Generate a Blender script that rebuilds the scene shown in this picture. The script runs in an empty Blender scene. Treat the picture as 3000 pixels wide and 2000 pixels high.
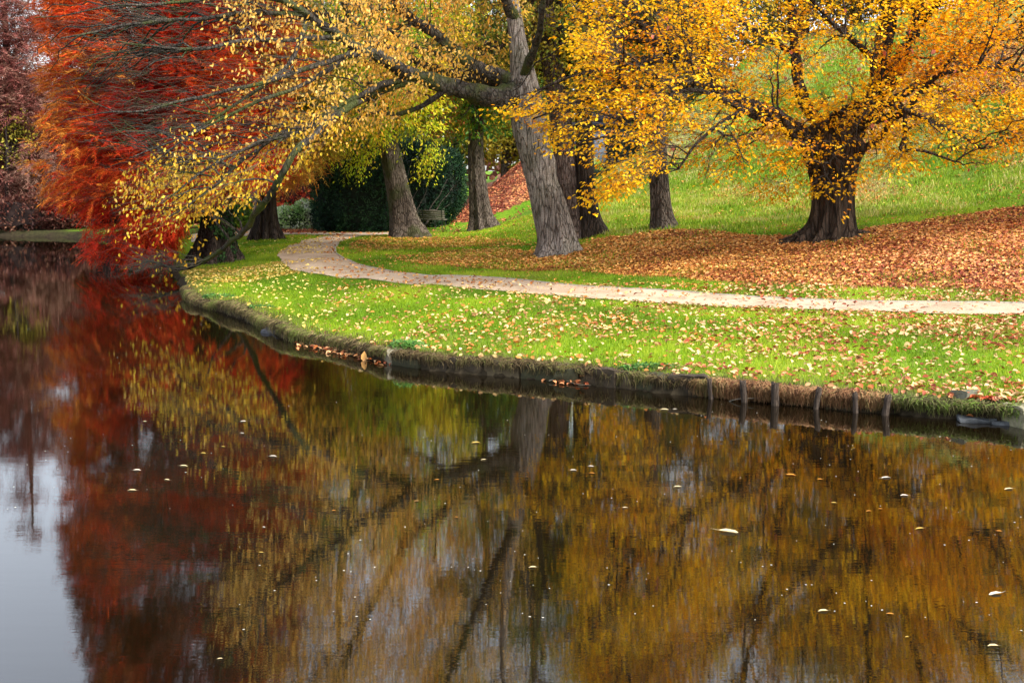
import bpy, math, random
import numpy as np
from mathutils import kdtree
rng = np.random.default_rng(7)
random.seed(7)
S = bpy.context.scene
COL = S.collection
# ------------------------------------------------------------------ camera
CAM_Z = 3.2
FPX = 3500.0
PITCH = math.atan(500 / FPX)
cp, sp = math.cos(PITCH), math.sin(PITCH)
cd = bpy.data.cameras.new('camera'); cam = bpy.data.objects.new('camera', cd); COL.objects.link(cam)
cd.sensor_width = 36; cd.lens = 36 * FPX / 3000; cd.clip_end = 2000; cd.clip_start = .1
cam.location = (0, 0, CAM_Z); cam.rotation_euler = (math.pi / 2 - PITCH, 0, 0)
S.camera = cam
cd.dof.use_dof = False

def ray(u, v):
    a, b = u - 1500.0, 1000.0 - v
    return np.array([a, cp * FPX + sp * b, -sp * FPX + cp * b])
def at(u, v, Y):
    d = ray(u, v); t = Y / d[1]
    return np.array([d[0] * t, Y, CAM_Z + d[2] * t])
def at_v(u, v, Y):
    a = u - 1500.0; b = 1000.0 - v
    dx = a; dy = cp * FPX + sp * b; dz = -sp * FPX + cp * b
    t = Y / dy
    return np.stack([dx * t, Y + 0 * dx, CAM_Z + dz * t], -1)
def proj(P):
    x, y, z = P[..., 0], P[..., 1], P[..., 2] - CAM_Z
    f = y * cp - z * sp; h = y * sp + z * cp
    f = np.maximum(f, .01)
    return 1500 + FPX * x / f, 1000 - FPX * h / f
def onwater(u, v, z=0.0):
    d = ray(u, v); t = (z - CAM_Z) / d[2]
    return np.array([d[0] * t, d[1] * t])
# ------------------------------------------------------------------ noise
def _h(i, j, k, s):
    n = (i * 374761393 + j * 668265263 + k * 2147483647 + s * 974634777) & 0xffffffff
    n = ((n ^ (n >> 13)) * 1274126177) & 0xffffffff
    n = n ^ (n >> 16)
    return (n & 0xffff) / 65535.0
def vnoise(P, sc=1.0, seed=0):
    Q = np.asarray(P, float) * sc + 1000.5
    I = np.floor(Q).astype(np.int64); F = Q - I; F = F * F * (3 - 2 * F)
    out = 0
    for a in (0, 1):
        for b in (0, 1):
            for c in (0, 1):
                w = (F[..., 0] if a else 1 - F[..., 0]) * (F[..., 1] if b else 1 - F[..., 1]) * (F[..., 2] if c else 1 - F[..., 2])
                out = out + w * _h(I[..., 0] + a, I[..., 1] + b, I[..., 2] + c, seed)
    return out
def fbm(P, sc=1.0, seed=0, o=3):
    s = 0; a = 1; t = 0
    for k in range(o):
        s = s + a * vnoise(P, sc * 2 ** k, seed + k); t += a; a *= .5
    return s / t
def sstep(a, b, x):
    t = np.clip((x - a) / (b - a), 0, 1); return t * t * (3 - 2 * t)
def inpoly(px, py, poly):
    ins = np.zeros(np.shape(px), bool); n = len(poly)
    for i in range(n):
        x1, y1 = poly[i]; x2, y2 = poly[(i + 1) % n]
        if y1 == y2: continue
        c = ((y1 > py) != (y2 > py)) & (px < (x2 - x1) * (py - y1) / (y2 - y1) + x1)
        ins ^= c
    return ins
def dist_poly(px, py, pts):
    d = np.full(np.shape(px), 1e9)
    for i in range(len(pts) - 1):
        x1, y1 = pts[i]; x2, y2 = pts[i + 1]
        ex, ey = x2 - x1, y2 - y1
        t = np.clip(((px - x1) * ex + (py - y1) * ey) / (ex * ex + ey * ey + 1e-12), 0, 1)
        d = np.minimum(d, np.hypot(px - x1 - t * ex, py - y1 - t * ey))
    return d
# ------------------------------------------------------------------ ground shape
SH_PX = [(3000,1250),(2904,1239),(2808,1228),(2712,1221),(2594,1209),(2506,1202),(2391,1192),(2272,1182),(2176,1172),(2065,1161),(1950,1150),(1759,1130),(1644,1118),
         (1491,1104),(1400,1096),(1265,1083),(1143,1066),(1055,1043),(978,1023),(883,1006),(844,995),(783,968),(730,941),(672,922),(615,907),(561,888),(542,865),(530,835),(515,808),(500,788),
         (470,762),(430,735),(380,715),(300,701),(200,695),(0,692),(-400,690)]
SHORE = [(24., -25.), (17., -5.), (12.5, 5.), (8.6, 11.5)] + [tuple(onwater(u, v)) for u, v in SH_PX] + [(-80., 64.), (-170., 75.)]
LANDPOLY = SHORE + [(-170., 400.), (300., 400.), (300., -25.)]
def sdist(x, y):
    d = dist_poly(x, y, SHORE)
    w = (fbm(np.stack([x, y, 0 * x], -1), 1.6, 91) - .5) * .30 * (d < 2) * sstep(48, 42, y)
    return np.where(inpoly(x, y, LANDPOLY), d, -d) + w
GS = np.array([-40, -16, -11.4, -7.6, -3, 0, 4, 10, 14, 22, 60.]); GZ = np.array([.5, .52, .8, 1.4, 1.9, 2.3, 4.8, 8.4, 10.2, 11.2, 12.])
def Gf(s):
    return (np.interp(s - 1.2, GS, GZ) + np.interp(s, GS, GZ) + np.interp(s + 1.2, GS, GZ)) / 3
def H(x, y, sd=None):
    x = np.asarray(x, float); y = np.asarray(y, float)
    if sd is None: sd = sdist(x, y)
    s = .885 * x + .465 * y - 28.5
    P3 = np.stack([x, y, 0 * x], -1)
    g = (Gf(s) - .5) * sstep(5, 11, sd) * sstep(-3, 4, x)
    g = g * (1 - .8 * sstep(55, 63, y - np.maximum(0, x - 6) * 1.2))
    kn = 4.0 * sstep(-4.2, 2.6, x + .12 * (66 - y)) * sstep(57, 66, y) * (1 - sstep(68, 76, y)) * (1 - sstep(3, 9, x))
    g = np.maximum(g, kn)
    und = .10 * (vnoise(P3, .35, 3) - .5) * sstep(1, 4, sd)
    z = .25 * (1 - sstep(-1.6, -2.6, x) * (.55 - .95 * vnoise(P3 * np.array([1, 1, 0]), .8, 95)) * (y < 45)) * sstep(-.04, .16, sd) + .28 * sstep(.1, 4.5, sd) + g + und + .035 * (fbm(P3, 2.2, 5) - .5) * (sd > .02)
    far = sstep(60, 140, y) * 2.5
    z = z + far * (sd > 0)
    return np.where(sd < 0, -.06 - 1.0 * sstep(0, 2.0, -sd) , z)
def ground(u, v):
    d = ray(u, v)
    ts = np.linspace(8, 130, 3000) / d[1]
    X = d[0] * ts; Yy = d[1] * ts; Z = CAM_Z + d[2] * ts
    hh = np.maximum(H(X, Yy), 0)
    k = np.argmax(Z <= hh)
    return np.array([X[k], Yy[k], hh[k]])
def gz(x, y): return float(np.maximum(H(np.array([x]), np.array([y])), 0)[0])
# ------------------------------------------------------------------ object helpers
def tag(o, label=None, cat=None, group=None, kind=None):
    if label: o['label'] = label
    if cat: o['category'] = cat
    if group: o['group'] = group
    if kind: o['kind'] = kind
    return o
def thing(name, loc, label, cat, group=None, rz=0):
    o = bpy.data.objects.new(name, None); COL.objects.link(o)
    o.location = [float(c) for c in loc]; o.rotation_euler = (0, 0, rz); o.empty_display_size = .2
    return tag(o, label, cat, group)
def mk(name, V, faces, mat, parent=None, cols=None, smooth=False, attrs=None, world=True):
    """faces: list of int arrays (n,k). V in world coords (made local to the parent's location)"""
    V = np.asarray(V, np.float64)
    if parent is not None and world:
        V = V - np.array(parent.location)
    me = bpy.data.meshes.new(name)
    me.vertices.add(len(V)); me.vertices.foreach_set('co', V.astype(np.float32).ravel())
    loops = np.concatenate([f.ravel() for f in faces]); tot = np.concatenate([np.full(len(f), f.shape[1]) for f in faces])
    st = np.concatenate([[0], np.cumsum(tot)[:-1]])
    me.loops.add(len(loops)); me.loops.foreach_set('vertex_index', loops.astype(np.int32))
    me.polygons.add(len(tot)); me.polygons.foreach_set('loop_start', st.astype(np.int32))
    me.update(calc_edges=True)
    if smooth: me.polygons.foreach_set('use_smooth', np.ones(len(tot), bool))
    if cols is not None:
        a = me.color_attributes.new('Col', 'FLOAT_COLOR', 'POINT')
        c = np.ones((len(V), 4), np.float32); c[:, :3] = cols; a.data.foreach_set('color', c.ravel())
    for k, w in (attrs or {}).items():
        a = me.attributes.new(k, 'FLOAT', 'POINT'); a.data.foreach_set('value', np.asarray(w, np.float32))
    me.materials.append(mat)
    o = bpy.data.objects.new(name, me); COL.objects.link(o)
    if parent is not None: o.parent = parent
    return o
class MB:
    """collects pieces with world coordinates"""
    def __init__(s): s.v = []; s.f = {}; s.c = []; s.n = 0
    def add(s, V, F, c=None):
        V = np.asarray(V, float)
        for f in (F if isinstance(F, list) else [F]):
            s.f.setdefault(f.shape[1], []).append(f + s.n)
        s.v.append(V); s.n += len(V)
        s.c.append(np.broadcast_to(np.array([1., 1, 1]) if c is None else c, (len(V), 3)))
    def box(s, c, size, rz=0, ry=0, rx=0, col=None, jit=0):
        g = np.array([(a, b, d) for a in (-.5, .5) for b in (-.5, .5) for d in (-.5, .5)]) * np.array(size)
        if jit: g = g + rng.normal(0, jit, g.shape)
        for ang, ax in ((rx, 0), (ry, 1), (rz, 2)):
            if ang:
                i, j = [(1, 2), (2, 0), (0, 1)][ax]
                ca, sa = math.cos(ang), math.sin(ang)
                gi, gj = g[:, i] * ca - g[:, j] * sa, g[:, i] * sa + g[:, j] * ca
                g[:, i], g[:, j] = gi, gj
        s.add(g + np.array(c), np.array([(0,1,3,2),(4,6,7,5),(0,4,5,1),(2,3,7,6),(0,2,6,4),(1,5,7,3)]), col)
    def build(s, name, mat, parent=None, smooth=False, cols=False, world=True):
        return mk(name, np.concatenate(s.v), [np.concatenate(f) for f in s.f.values()], mat, parent, np.concatenate(s.c) if cols else None, smooth, world=world)
def norm(a):
    return a / (np.linalg.norm(a, axis=-1, keepdims=True) + 1e-9)
def tubes(P, R, nS=4, cap=True):
    """P (N,K,3), R (N,K)"""
    N, K, _ = P.shape
    T = norm(np.gradient(P, axis=1))
    ref = np.where(np.abs(T[..., 2:3]) > .9, np.array([1., 0, 0]), np.array([0, 0, 1.]))
    A = norm(np.cross(T, ref)); B = np.cross(T, A)
    an = np.arange(nS) * 2 * math.pi / nS
    V = P[:, :, None] + R[:, :, None, None] * (A[:, :, None] * np.cos(an)[:, None] + B[:, :, None] * np.sin(an)[:, None])
    idx = np.arange(N * K * nS).reshape(N, K, nS)
    a = idx[:, :-1]; b = idx[:, 1:]
    F = np.stack([a, np.roll(a, -1, 2), np.roll(b, -1, 2), b], -1).reshape(-1, 4)
    return V.reshape(-1, 3), F
def smoothline(pts, n):
    """Catmull-Rom through pts (k,d) -> n samples"""
    p = np.asarray(pts, float); p = np.vstack([2 * p[0] - p[1], p, 2 * p[-1] - p[-2]])
    seg = np.linalg.norm(np.diff(p[1:-1, :3], axis=0), axis=1); cum = np.concatenate([[0], np.cumsum(seg)])
    out = []
    for s_ in np.linspace(0, cum[-1] * .99999, n):
        i = min(np.searchsorted(cum, s_, 'right') - 1, len(seg) - 1); t = (s_ - cum[i]) / seg[i]
        a, b, c, d = p[i], p[i + 1], p[i + 2], p[i + 3]
        out.append(.5 * (2 * b + (c - a) * t + (2 * a - 5 * b + 4 * c - d) * t * t + (3 * b - a - 3 * c + d) * t ** 3))
    return np.array(out)
# ------------------------------------------------------------------ materials
def newmat(name):
    m = bpy.data.materials.new(name); m.use_nodes = True
    nt = m.node_tree; nt.nodes.clear()
    out = nt.nodes.new('ShaderNodeOutputMaterial')
    return m, nt, out
def N(nt, typ, **kw):
    n = nt.nodes.new(typ)
    for k, v in kw.items():
        if k.startswith('_'): setattr(n, k[1:], v)
        else: n.inputs[k.replace('__', ' ')].default_value = v
    return n
def ramp(nt, stops, fac=None):
    r = nt.nodes.new('ShaderNodeValToRGB'); e = r.color_ramp.elements
    while len(e) < len(stops): e.new(.5)
    for el, (p, c) in zip(e, stops):
        el.position = p; el.color = (*c, 1) if len(c) == 3 else c
    if fac is not None: nt.links.new(fac, r.inputs[0])
    return r
def mixc(nt, fac, a, b, blend='MIX'):
    m = nt.nodes.new('ShaderNodeMix'); m.data_type = 'RGBA'; m.blend_type = blend
    for s_, i in ((fac, 0), (a, 6), (b, 7)):
        if isinstance(s_, (int, float)): m.inputs[i].default_value = s_
        elif isinstance(s_, tuple): m.inputs[i].default_value = (*s_, 1)
        else: nt.links.new(s_, m.inputs[i])
    return m.outputs[2]
def leafmat(name, trans=.4, rough=.5, spec=.3):
    m, nt, out = newmat(name)
    a = N(nt, 'ShaderNodeAttribute', _attribute_name='Col')
    p = N(nt, 'ShaderNodeBsdfPrincipled', Roughness=rough); p.inputs['Specular IOR Level'].default_value = spec
    t = N(nt, 'ShaderNodeBsdfTranslucent'); mx = N(nt, 'ShaderNodeMixShader', Fac=trans)
    nt.links.new(a.outputs[0], p.inputs[0]); nt.links.new(a.outputs[0], t.inputs[0])
    nt.links.new(p.outputs[0], mx.inputs[1]); nt.links.new(t.outputs[0], mx.inputs[2]); nt.links.new(mx.outputs[0], out.inputs[0])
    return m
def barkmat(name, c1, c2, c3, sx=9, sz=1.2, bump=.9, moss=0, dist=.06, crack=.16):
    m, nt, out = newmat(name); L = nt.links.new
    tc = N(nt, 'ShaderNodeTexCoord'); mp = N(nt, 'ShaderNodeMapping'); mp.inputs['Scale'].default_value = (sx, sx, sz); L(tc.outputs['Object'], mp.inputs[0])
    n1 = N(nt, 'ShaderNodeTexNoise', Scale=1.0, Detail=6, Roughness=.65, Distortion=.6); L(mp.outputs[0], n1.inputs[0])
    vo = N(nt, 'ShaderNodeTexVoronoi', Scale=1.3, _feature='DISTANCE_TO_EDGE'); dm = mixc(nt, .35, mp.outputs[0], n1.outputs['Color'], 'ADD'); L(dm, vo.inputs[0])
    n2 = N(nt, 'ShaderNodeTexNoise', Scale=1.1, Detail=4); L(tc.outputs['Object'], n2.inputs[0])
    n3 = N(nt, 'ShaderNodeTexNoise', Scale=26, Detail=5, Roughness=.7); L(tc.outputs['Object'], n3.inputs[0])
    vr = ramp(nt, [(0, (0, 0, 0)), (crack, (1, 1, 1))], vo.outputs['Distance'])
    r = ramp(nt, [(.25, c1), (.5, c2), (.75, c3)], n1.outputs[0])
    n4 = N(nt, 'ShaderNodeTexNoise', Scale=.9, Detail=3, Roughness=.6); L(tc.outputs['Object'], n4.inputs[0])
    r4 = ramp(nt, [(.35, (.6, .58, .56)), (.62, (1.2, 1.2, 1.2))], n4.outputs[0])
    c = mixc(nt, 1.0, r.outputs[0], r4.outputs[0], 'MULTIPLY')
    c = mixc(nt, 1.0, c, mixc(nt, vr.outputs[0], (.35, .32, .3), (1, 1, 1)), 'MULTIPLY')
    r3 = ramp(nt, [(.3, (.55, .55, .55)), (.7, (1.25, 1.25, 1.25))], n3.outputs[0]); c = mixc(nt, 1.0, c, r3.outputs[0], 'MULTIPLY')
    if moss:
        mr = ramp(nt, [(.5, (0, 0, 0)), (.62, (moss,) * 3)], n2.outputs[0]); c = mixc(nt, mr.outputs[0], c, (.06, .075, .018))
    p = N(nt, 'ShaderNodeBsdfPrincipled', Roughness=.9); p.inputs['Specular IOR Level'].default_value = .2; L(c, p.inputs[0])
    a = N(nt, 'ShaderNodeMath', _operation='ADD'); L(n1.outputs[0], a.inputs[0]); L(vr.outputs[0], a.inputs[1])
    a2 = N(nt, 'ShaderNodeMath', _operation='MULTIPLY_ADD'); L(n3.outputs[0], a2.inputs[0]); a2.inputs[1].default_value = .5; L(a.outputs[0], a2.inputs[2])
    b = N(nt, 'ShaderNodeBump', Strength=bump, Distance=dist); L(a2.outputs[0], b.inputs['Height']); L(b.outputs[0], p.inputs['Normal'])
    L(p.outputs[0], out.inputs[0]); return m
def simple(name, col, rough=.8, bump=0, scale=20, var=.3, metal=0):
    m, nt, out = newmat(name); L = nt.links.new
    tc = N(nt, 'ShaderNodeTexCoord'); n = N(nt, 'ShaderNodeTexNoise', Scale=scale, Detail=6, Roughness=.65); L(tc.outputs['Object'], n.inputs[0])
    r = ramp(nt, [(.3, tuple(c * (1 - var) for c in col)), (.7, tuple(c * (1 + var) for c in col))], n.outputs[0])
    p = N(nt, 'ShaderNodeBsdfPrincipled', Roughness=rough, Metallic=metal); L(r.outputs[0], p.inputs[0])
    if bump:
        b = N(nt, 'ShaderNodeBump', Strength=bump, Distance=.02); L(n.outputs[0], b.inputs['Height']); L(b.outputs[0], p.inputs['Normal'])
    L(p.outputs[0], out.inputs[0]); return m
def attrmat(name, rough=.9, bump=.5, scale=30):
    m, nt, out = newmat(name); L = nt.links.new
    a = N(nt, 'ShaderNodeAttribute', _attribute_name='Col'); tc = N(nt, 'ShaderNodeTexCoord')
    n = N(nt, 'ShaderNodeTexNoise', Scale=scale, Detail=6, Roughness=.7); L(tc.outputs['Object'], n.inputs[0])
    r = ramp(nt, [(.3, (.6, .6, .6)), (.7, (1.3, 1.3, 1.3))], n.outputs[0])
    c = mixc(nt, 1.0, a.outputs[0], r.outputs[0], 'MULTIPLY')
    p = N(nt, 'ShaderNodeBsdfPrincipled', Roughness=rough); L(c, p.inputs[0])
    b = N(nt, 'ShaderNodeBump', Strength=bump, Distance=.03); L(n.outputs[0], b.inputs['Height']); L(b.outputs[0], p.inputs['Normal'])
    L(p.outputs[0], out.inputs[0]); return m
LEAF = leafmat('leaf', .5); NEEDLE = leafmat('needle', .3, .7, .1); LITTER = leafmat('dry_leaf', .1, .6, .25); GRASS = leafmat('grass_blade', .35, .5, .25)
DARKLEAF = leafmat('evergreen_leaf', .15, .6, .12)
BARK_GREY = barkmat('grey_bark', (.18,.145,.125), (.32,.275,.24), (.46,.41,.37), 9, 1.1, .9, .25, .05, .09)
BARK_BEECH = barkmat('dark_brown_bark', (.035,.024,.017), (.07,.048,.034), (.12,.085,.06), 6, .6, .8, 0, .06)
BARK_BROWN = barkmat('brown_bark', (.08,.06,.048), (.16,.125,.10), (.25,.20,.165), 12, 2.0, 1.0, .0, .05)
BARK_RED = barkmat('reddish_bark', (.09,.062,.055), (.19,.14,.125), (.28,.22,.2), 12, 2.5, .9, 0, .04)
BARK_DARK = barkmat('dark_bark', (.03,.021,.017), (.065,.047,.038), (.11,.082,.065), 9, .8, .9, 0, .05)
LIMB_MOSS = barkmat('mossy_limb_bark', (.028,.024,.02), (.07,.06,.05), (.14,.125,.10), 7, 3, .8, .85, .03)
TWIG = simple('twig', (.10, .085, .06), .9, 0, 6, .5)
TWIG_DARK = simple('dark_twig', (.05, .038, .028), .9, 0, 6, .5)
# ------------------------------------------------------------------ palettes
def pal(P, colors, sc=.9, jit=.25, seed=0, vb=.22):
    """colour per item: a slow noise picks along the list, jittered"""
    n = len(P); c = np.array(colors, float)
    t = np.clip((fbm(P, sc, seed, 2) - .5) * 2.0 + .5 + rng.normal(0, jit, n), 0, .9999) * (len(c) - 1)
    i = np.floor(t).astype(int); f = (t - i)[:, None]
    r = c[i] * (1 - f) + c[i + 1] * f
    return r * rng.normal(1, vb, (n, 1)).clip(.5, 1.5)
def leaves(mb, pos, axis, nrm, ln, wd, col, fold=.18):
    axis = norm(axis); side = norm(np.cross(axis, nrm)); up = np.cross(side, axis)
    ln = np.broadcast_to(ln, (len(pos),))[:, None]; wd = np.broadcast_to(wd, (len(pos),))[:, None]
    f = up * wd * fold
    base = pos; tip = pos + axis * ln - up * ln * .08
    r1 = pos + axis * ln * .3 + side * wd * .48 + f; r2 = pos + axis * ln * .68 + side * wd * .4 + f
    l1 = pos + axis * ln * .3 - side * wd * .48 + f; l2 = pos + axis * ln * .68 - side * wd * .4 + f
    V = np.stack([base, r1, r2, tip, l2, l1], 1).reshape(-1, 3)
    i = np.arange(len(pos))[:, None] * 6
    F = np.concatenate([i + np.array([0, 1, 2, 3]), i + np.array([0, 3, 4, 5])])
    mb.add(V, F, np.repeat(col, 6, 0))
def tris(mb, pos, axis, side, ln, wd, col):
    ln = np.broadcast_to(ln, (len(pos),))[:, None]; wd = np.broadcast_to(wd, (len(pos),))[:, None]
    V = np.stack([pos - side * wd * .5, pos + side * wd * .5, pos + axis * ln], 1).reshape(-1, 3)
    F = np.arange(len(pos) * 3).reshape(-1, 3)
    mb.add(V, F, np.repeat(col, 3, 0))
# ------------------------------------------------------------------ tree growth
def grow(nodes, nr, anchor, batches):
    """nodes (n,3), nr (n). batches: (targets, r0, r1, arch, K, S). returns list of (P,R,S), last P"""
    out = []
    for (T, r0, r1, arch, K, nS) in batches:
        kd = kdtree.KDTree(len(nodes))
        for i, p in enumerate(nodes): kd.insert(p, i)
        kd.balance()
        Q = T + (anchor - T) * .16
        idx = np.array([kd.find(q)[1] for q in Q])
        P0 = nodes[idx]; L = np.linalg.norm(T - P0, axis=1, keepdims=True)
        C = P0 * .45 + T * .55 + np.array([0, 0, 1.]) * arch * L + rng.normal(0, .08, P0.shape) * L
        t = np.linspace(0, 1, K)[None, :, None]
        P = (1 - t) ** 2 * P0[:, None] + 2 * t * (1 - t) * C[:, None] + t * t * T[:, None]
        w = rng.normal(0, .025, P.shape) * L[:, None]; w[:, 0] = 0; P = P + w
        ra = np.minimum(nr[idx] * .7, r0)[:, None]
        R = ra * (1 - t[0, :, 0]) + np.minimum(ra, r1) * t[0, :, 0]
        out.append((P, R, nS))
        nodes = np.vstack([nodes, P[:, 1:].reshape(-1, 3)]); nr = np.concatenate([nr, R[:, 1:].ravel()])
    return out
def spray_leaves(mb, P, style, n, ln, wd, cols, seed=0, csc=.5, jit=.25, outc=None, spread=.28):
    """P (N,K,3) last-order twigs; n leaves on each"""
    Nn, K, _ = P.shape
    tip = P[:, -1]; D = norm(P[:, -1] - P[:, -3])
    t = rng.uniform(.25, 1, (Nn, n)) * (K - 1); i = np.minimum(t.astype(int), K - 2); f = (t - i)[..., None]
    ar = np.arange(Nn)[:, None]
    base = P[ar, i] * (1 - f) + P[ar, i + 1] * f
    Dn = np.repeat(D[:, None], n, 1)
    side = norm(np.cross(Dn, np.array([0, 0, 1.])))
    if style == 'flat':
        sg = rng.choice([-1., 1.], (Nn, n, 1)); q = rng.uniform(0, spread, (Nn, n, 1))
        pos = base + side * sg * q + Dn * q * .7 + rng.normal(0, .03, base.shape) - np.array([0, 0, 1.]) * q * .25
        ax = norm(side * sg * .7 + Dn * .6 + rng.normal(0, .35, base.shape) + np.array([0, 0, -.35]))
        nm = norm(np.array([0, 0, 1.]) + rng.normal(0, .42, base.shape))
    elif style == 'hang':
        pos = base + rng.normal(0, spread * .5, base.shape)
        ax = norm(np.array([0, 0, -1.]) + rng.normal(0, .5, base.shape) + Dn * .35)
        nm = norm(rng.normal(0, 1, base.shape) * np.array([1, 1, .4]))
    else:
        pos = base + rng.normal(0, spread * .6, base.shape)
        ax = norm(rng.normal(0, 1, base.shape) + np.array([0, 0, -.4])); nm = norm(rng.normal(0, 1, base.shape) + np.array([0, 0, .8]))
    pos = pos.reshape(-1, 3); ax = ax.reshape(-1, 3); nm = nm.reshape(-1, 3)
    c = pal(pos, cols, csc, jit, seed)
    if outc is not None: c = outc(pos, c)
    leaves(mb, pos, ax, nm, ln * rng.uniform(.7, 1.25, len(pos)), wd * rng.uniform(.75, 1.2, len(pos)), c)
def spray_feather(mb, P, n, ln, wd, cols, seed=0, csc=.35, L=.55, outc=None, jit=.2):
    """drooping fronds of fine needles set along the last part of every twig"""
    Nn, K, _ = P.shape
    D = norm(P[:, -1] - P[:, -3]); D = norm(D * np.array([1, 1, .5]) + np.array([0, 0, -.12]) + rng.normal(0, .15, D.shape))
    nf = 5
    fb = np.repeat(P[:, -1][:, None], nf, 1) - D[:, None] * rng.uniform(0, L * 1.2, (Nn, nf, 1))
    fd = norm(D[:, None] + rng.normal(0, .5, (Nn, nf, 3)) * np.array([1, 1, .45]) + np.array([0, 0, -.15]))
    fb = fb.reshape(-1, 3); fd = fd.reshape(-1, 3); M = len(fb)
    sd_ = norm(np.cross(fd, norm(np.array([0, 0, 1.]) + rng.normal(0, .35, fd.shape))))
    t = np.linspace(0, 1, n)[None, :, None]
    pos = fb[:, None] + fd[:, None] * t * L - np.array([0, 0, 1.]) * (t ** 2) * L * .3
    sg = np.where(np.arange(n) % 2, 1., -1.)[None, :, None]
    ax = norm(sd_[:, None] * sg + fd[:, None] * 1.0 + np.array([0, 0, -.25]) + rng.normal(0, .18, pos.shape))
    wdir = norm(np.cross(ax, norm(rng.normal(0, .5, ax.shape) + np.array([0, 0, 1.]))))
    c = pal(fb, cols, csc, jit, seed)
    if outc is not None: c = outc(fb, c)
    c = np.repeat(c, n, 0) * rng.normal(1, .12, (M * n, 1)).clip(.6, 1.4)
    tris(mb, pos.reshape(-1, 3), ax.reshape(-1, 3), wdir.reshape(-1, 3), ln * rng.uniform(.7, 1.3, M * n), wd, c)
def trunkmesh(line, rad, flute=.0, nfl=7, flare=.5, fh=.6, nS=40, nK=90, rough=.05, seed=0, rootdir=None, twist=.3, extra=None):
    L = smoothline(np.column_stack([line, rad]), nK); P = L[:, :3]; R = L[:, 3]
    h = np.concatenate([[0], np.cumsum(np.linalg.norm(np.diff(P, axis=0), axis=1))])
    an = np.arange(nS) * 2 * math.pi / nS
    A, HH = np.meshgrid(an, h)
    T = norm(np.gradient(P, axis=0)); X = norm(np.cross(np.array([0, 1., 0]), T)); Yv = np.cross(T, X)
    X = X * -1; 
    low = np.exp(-HH / fh)
    circ = np.stack([np.cos(A), np.sin(A), HH * .35], -1)
    lob = np.cos(nfl * A + 1.3 * np.sin(2 * A + seed) + twist * HH + seed)
    r = R[:, None] * (1 + flare * low * (1 + .55 * lob) + flute * lob * (.4 + .6 * np.exp(-HH / 3.5)) + rough * 2 * (fbm(circ * np.array([1.3, 1.3, 1]), 1.4, seed) - .5) + rough * (fbm(circ * np.array([3, 3, 1.2]), 2.5, seed + 3) - .5))
    if extra is not None: r = extra(A, HH, r)
    V = P[:, None] + r[..., None] * (X[:, None] * np.cos(A)[..., None] + Yv[:, None] * np.sin(A)[..., None])
    V[0, :, 2] -= .15
    idx = np.arange(nK * nS).reshape(nK, nS); a = idx[:-1]; b = idx[1:]
    F = np.stack([a, np.roll(a, -1, 1), np.roll(b, -1, 1), b], -1).reshape(-1, 4)
    V = V.reshape(-1, 3)
    V = np.vstack([V, P[-1:] + T[-1] * R[-1]]); t = len(V) - 1; e = idx[-1]
    F2 = np.stack([e, np.roll(e, -1), np.full(nS, t)], -1)
    return V, [F, F2], P, R
def skel(P, R, step=3): return P[::step], R[::step]
def limbs_px(lines, Y0):
    """each line: list of (u, v, Y offset, radius px)"""
    out = []
    for ln_ in lines:
        p = np.array([np.append(at(u, v, Y0 + dy), r * (Y0 + dy) / FPX) for u, v, dy, r in ln_])
        q = smoothline(p, max(12, int(len(p) * 6)))
        w = (np.stack([vnoise(q[:, :3], 1.1, 11 + k) for k in range(3)], -1) - .5) * .22 * np.linspace(0, 1, len(q))[:, None]
        q[:, :3] += w; out.append(q)
    return out
exec_parts = []
# ================================================================== THE SETTING
def grid_axis(segs):
    out = []
    for a, b, st in segs: out.append(np.arange(a, b, st))
    return np.concatenate(out + [np.array([segs[-1][1]])])
gx = grid_axis([(-170, -60, 10), (-60, -30, 2), (-30, -14, .5), (-14, 12, .13), (12, 40, .5), (40, 80, 4), (80, 300, 20)])
gy = grid_axis([(-25, 5, 2), (5, 13, .5), (13, 42, .13), (42, 80, .3), (80, 140, 4), (140, 400, 26)])
GX, GY = np.meshgrid(gx, gy); SD = sdist(GX, GY); GZ_ = H(GX, GY, SD)
GP = np.stack([GX, GY, GZ_], -1)
# where the leaf carpet lies (regions read off the photograph, projected on to the ground once)
CARPET = [(1130,752),(1290,738),(1480,728),(1560,738),(1700,722),(1760,694),(1900,684),(2000,676),(2180,688),(2300,694),(2480,684),(2600,662),(2800,632),(3000,606),(3500,560),(3700,880),(3000,856),(2600,850),(2200,828),(1900,811),(1700,798),(1500,796),(1320,784),(1180,768)]
PATCH = [(1040,722),(1070,700),(1180,694),(1300,696),(1500,700),(1560,715),(1480,724),(1300,728),(1150,736),(1080,738)]
YPATCH = [(510,815),(560,780),(700,772),(815,757),(845,785),(880,800),(760,825),(640,830),(530,850)]
BPATCH = [(510,790),(540,765),(640,760),(720,765),(660,785),(560,795)]
RKNOLL = [(1330,655),(1345,598),(1480,500),(1530,470),(1700,440),(1700,560),(1560,585),(1480,615),(1400,648)]
RHILL = [(2130,420),(2300,360),(2560,330),(2700,180),(2950,90),(3300,0),(3300,150),(3000,260),(2800,300),(2560,450),(2400,440)]
REDBED = [(815,668),(925,662),(960,684),(815,686)]
def soft(u, v, P, poly, ju=50, jv=12, sc=.5, seed=21):
    n1 = fbm(P, sc, seed) - .5; n2 = fbm(P, sc, seed + 9) - .5
    return inpoly(u + n1 * 2 * ju, v + n2 * 2 * jv, poly)
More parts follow.
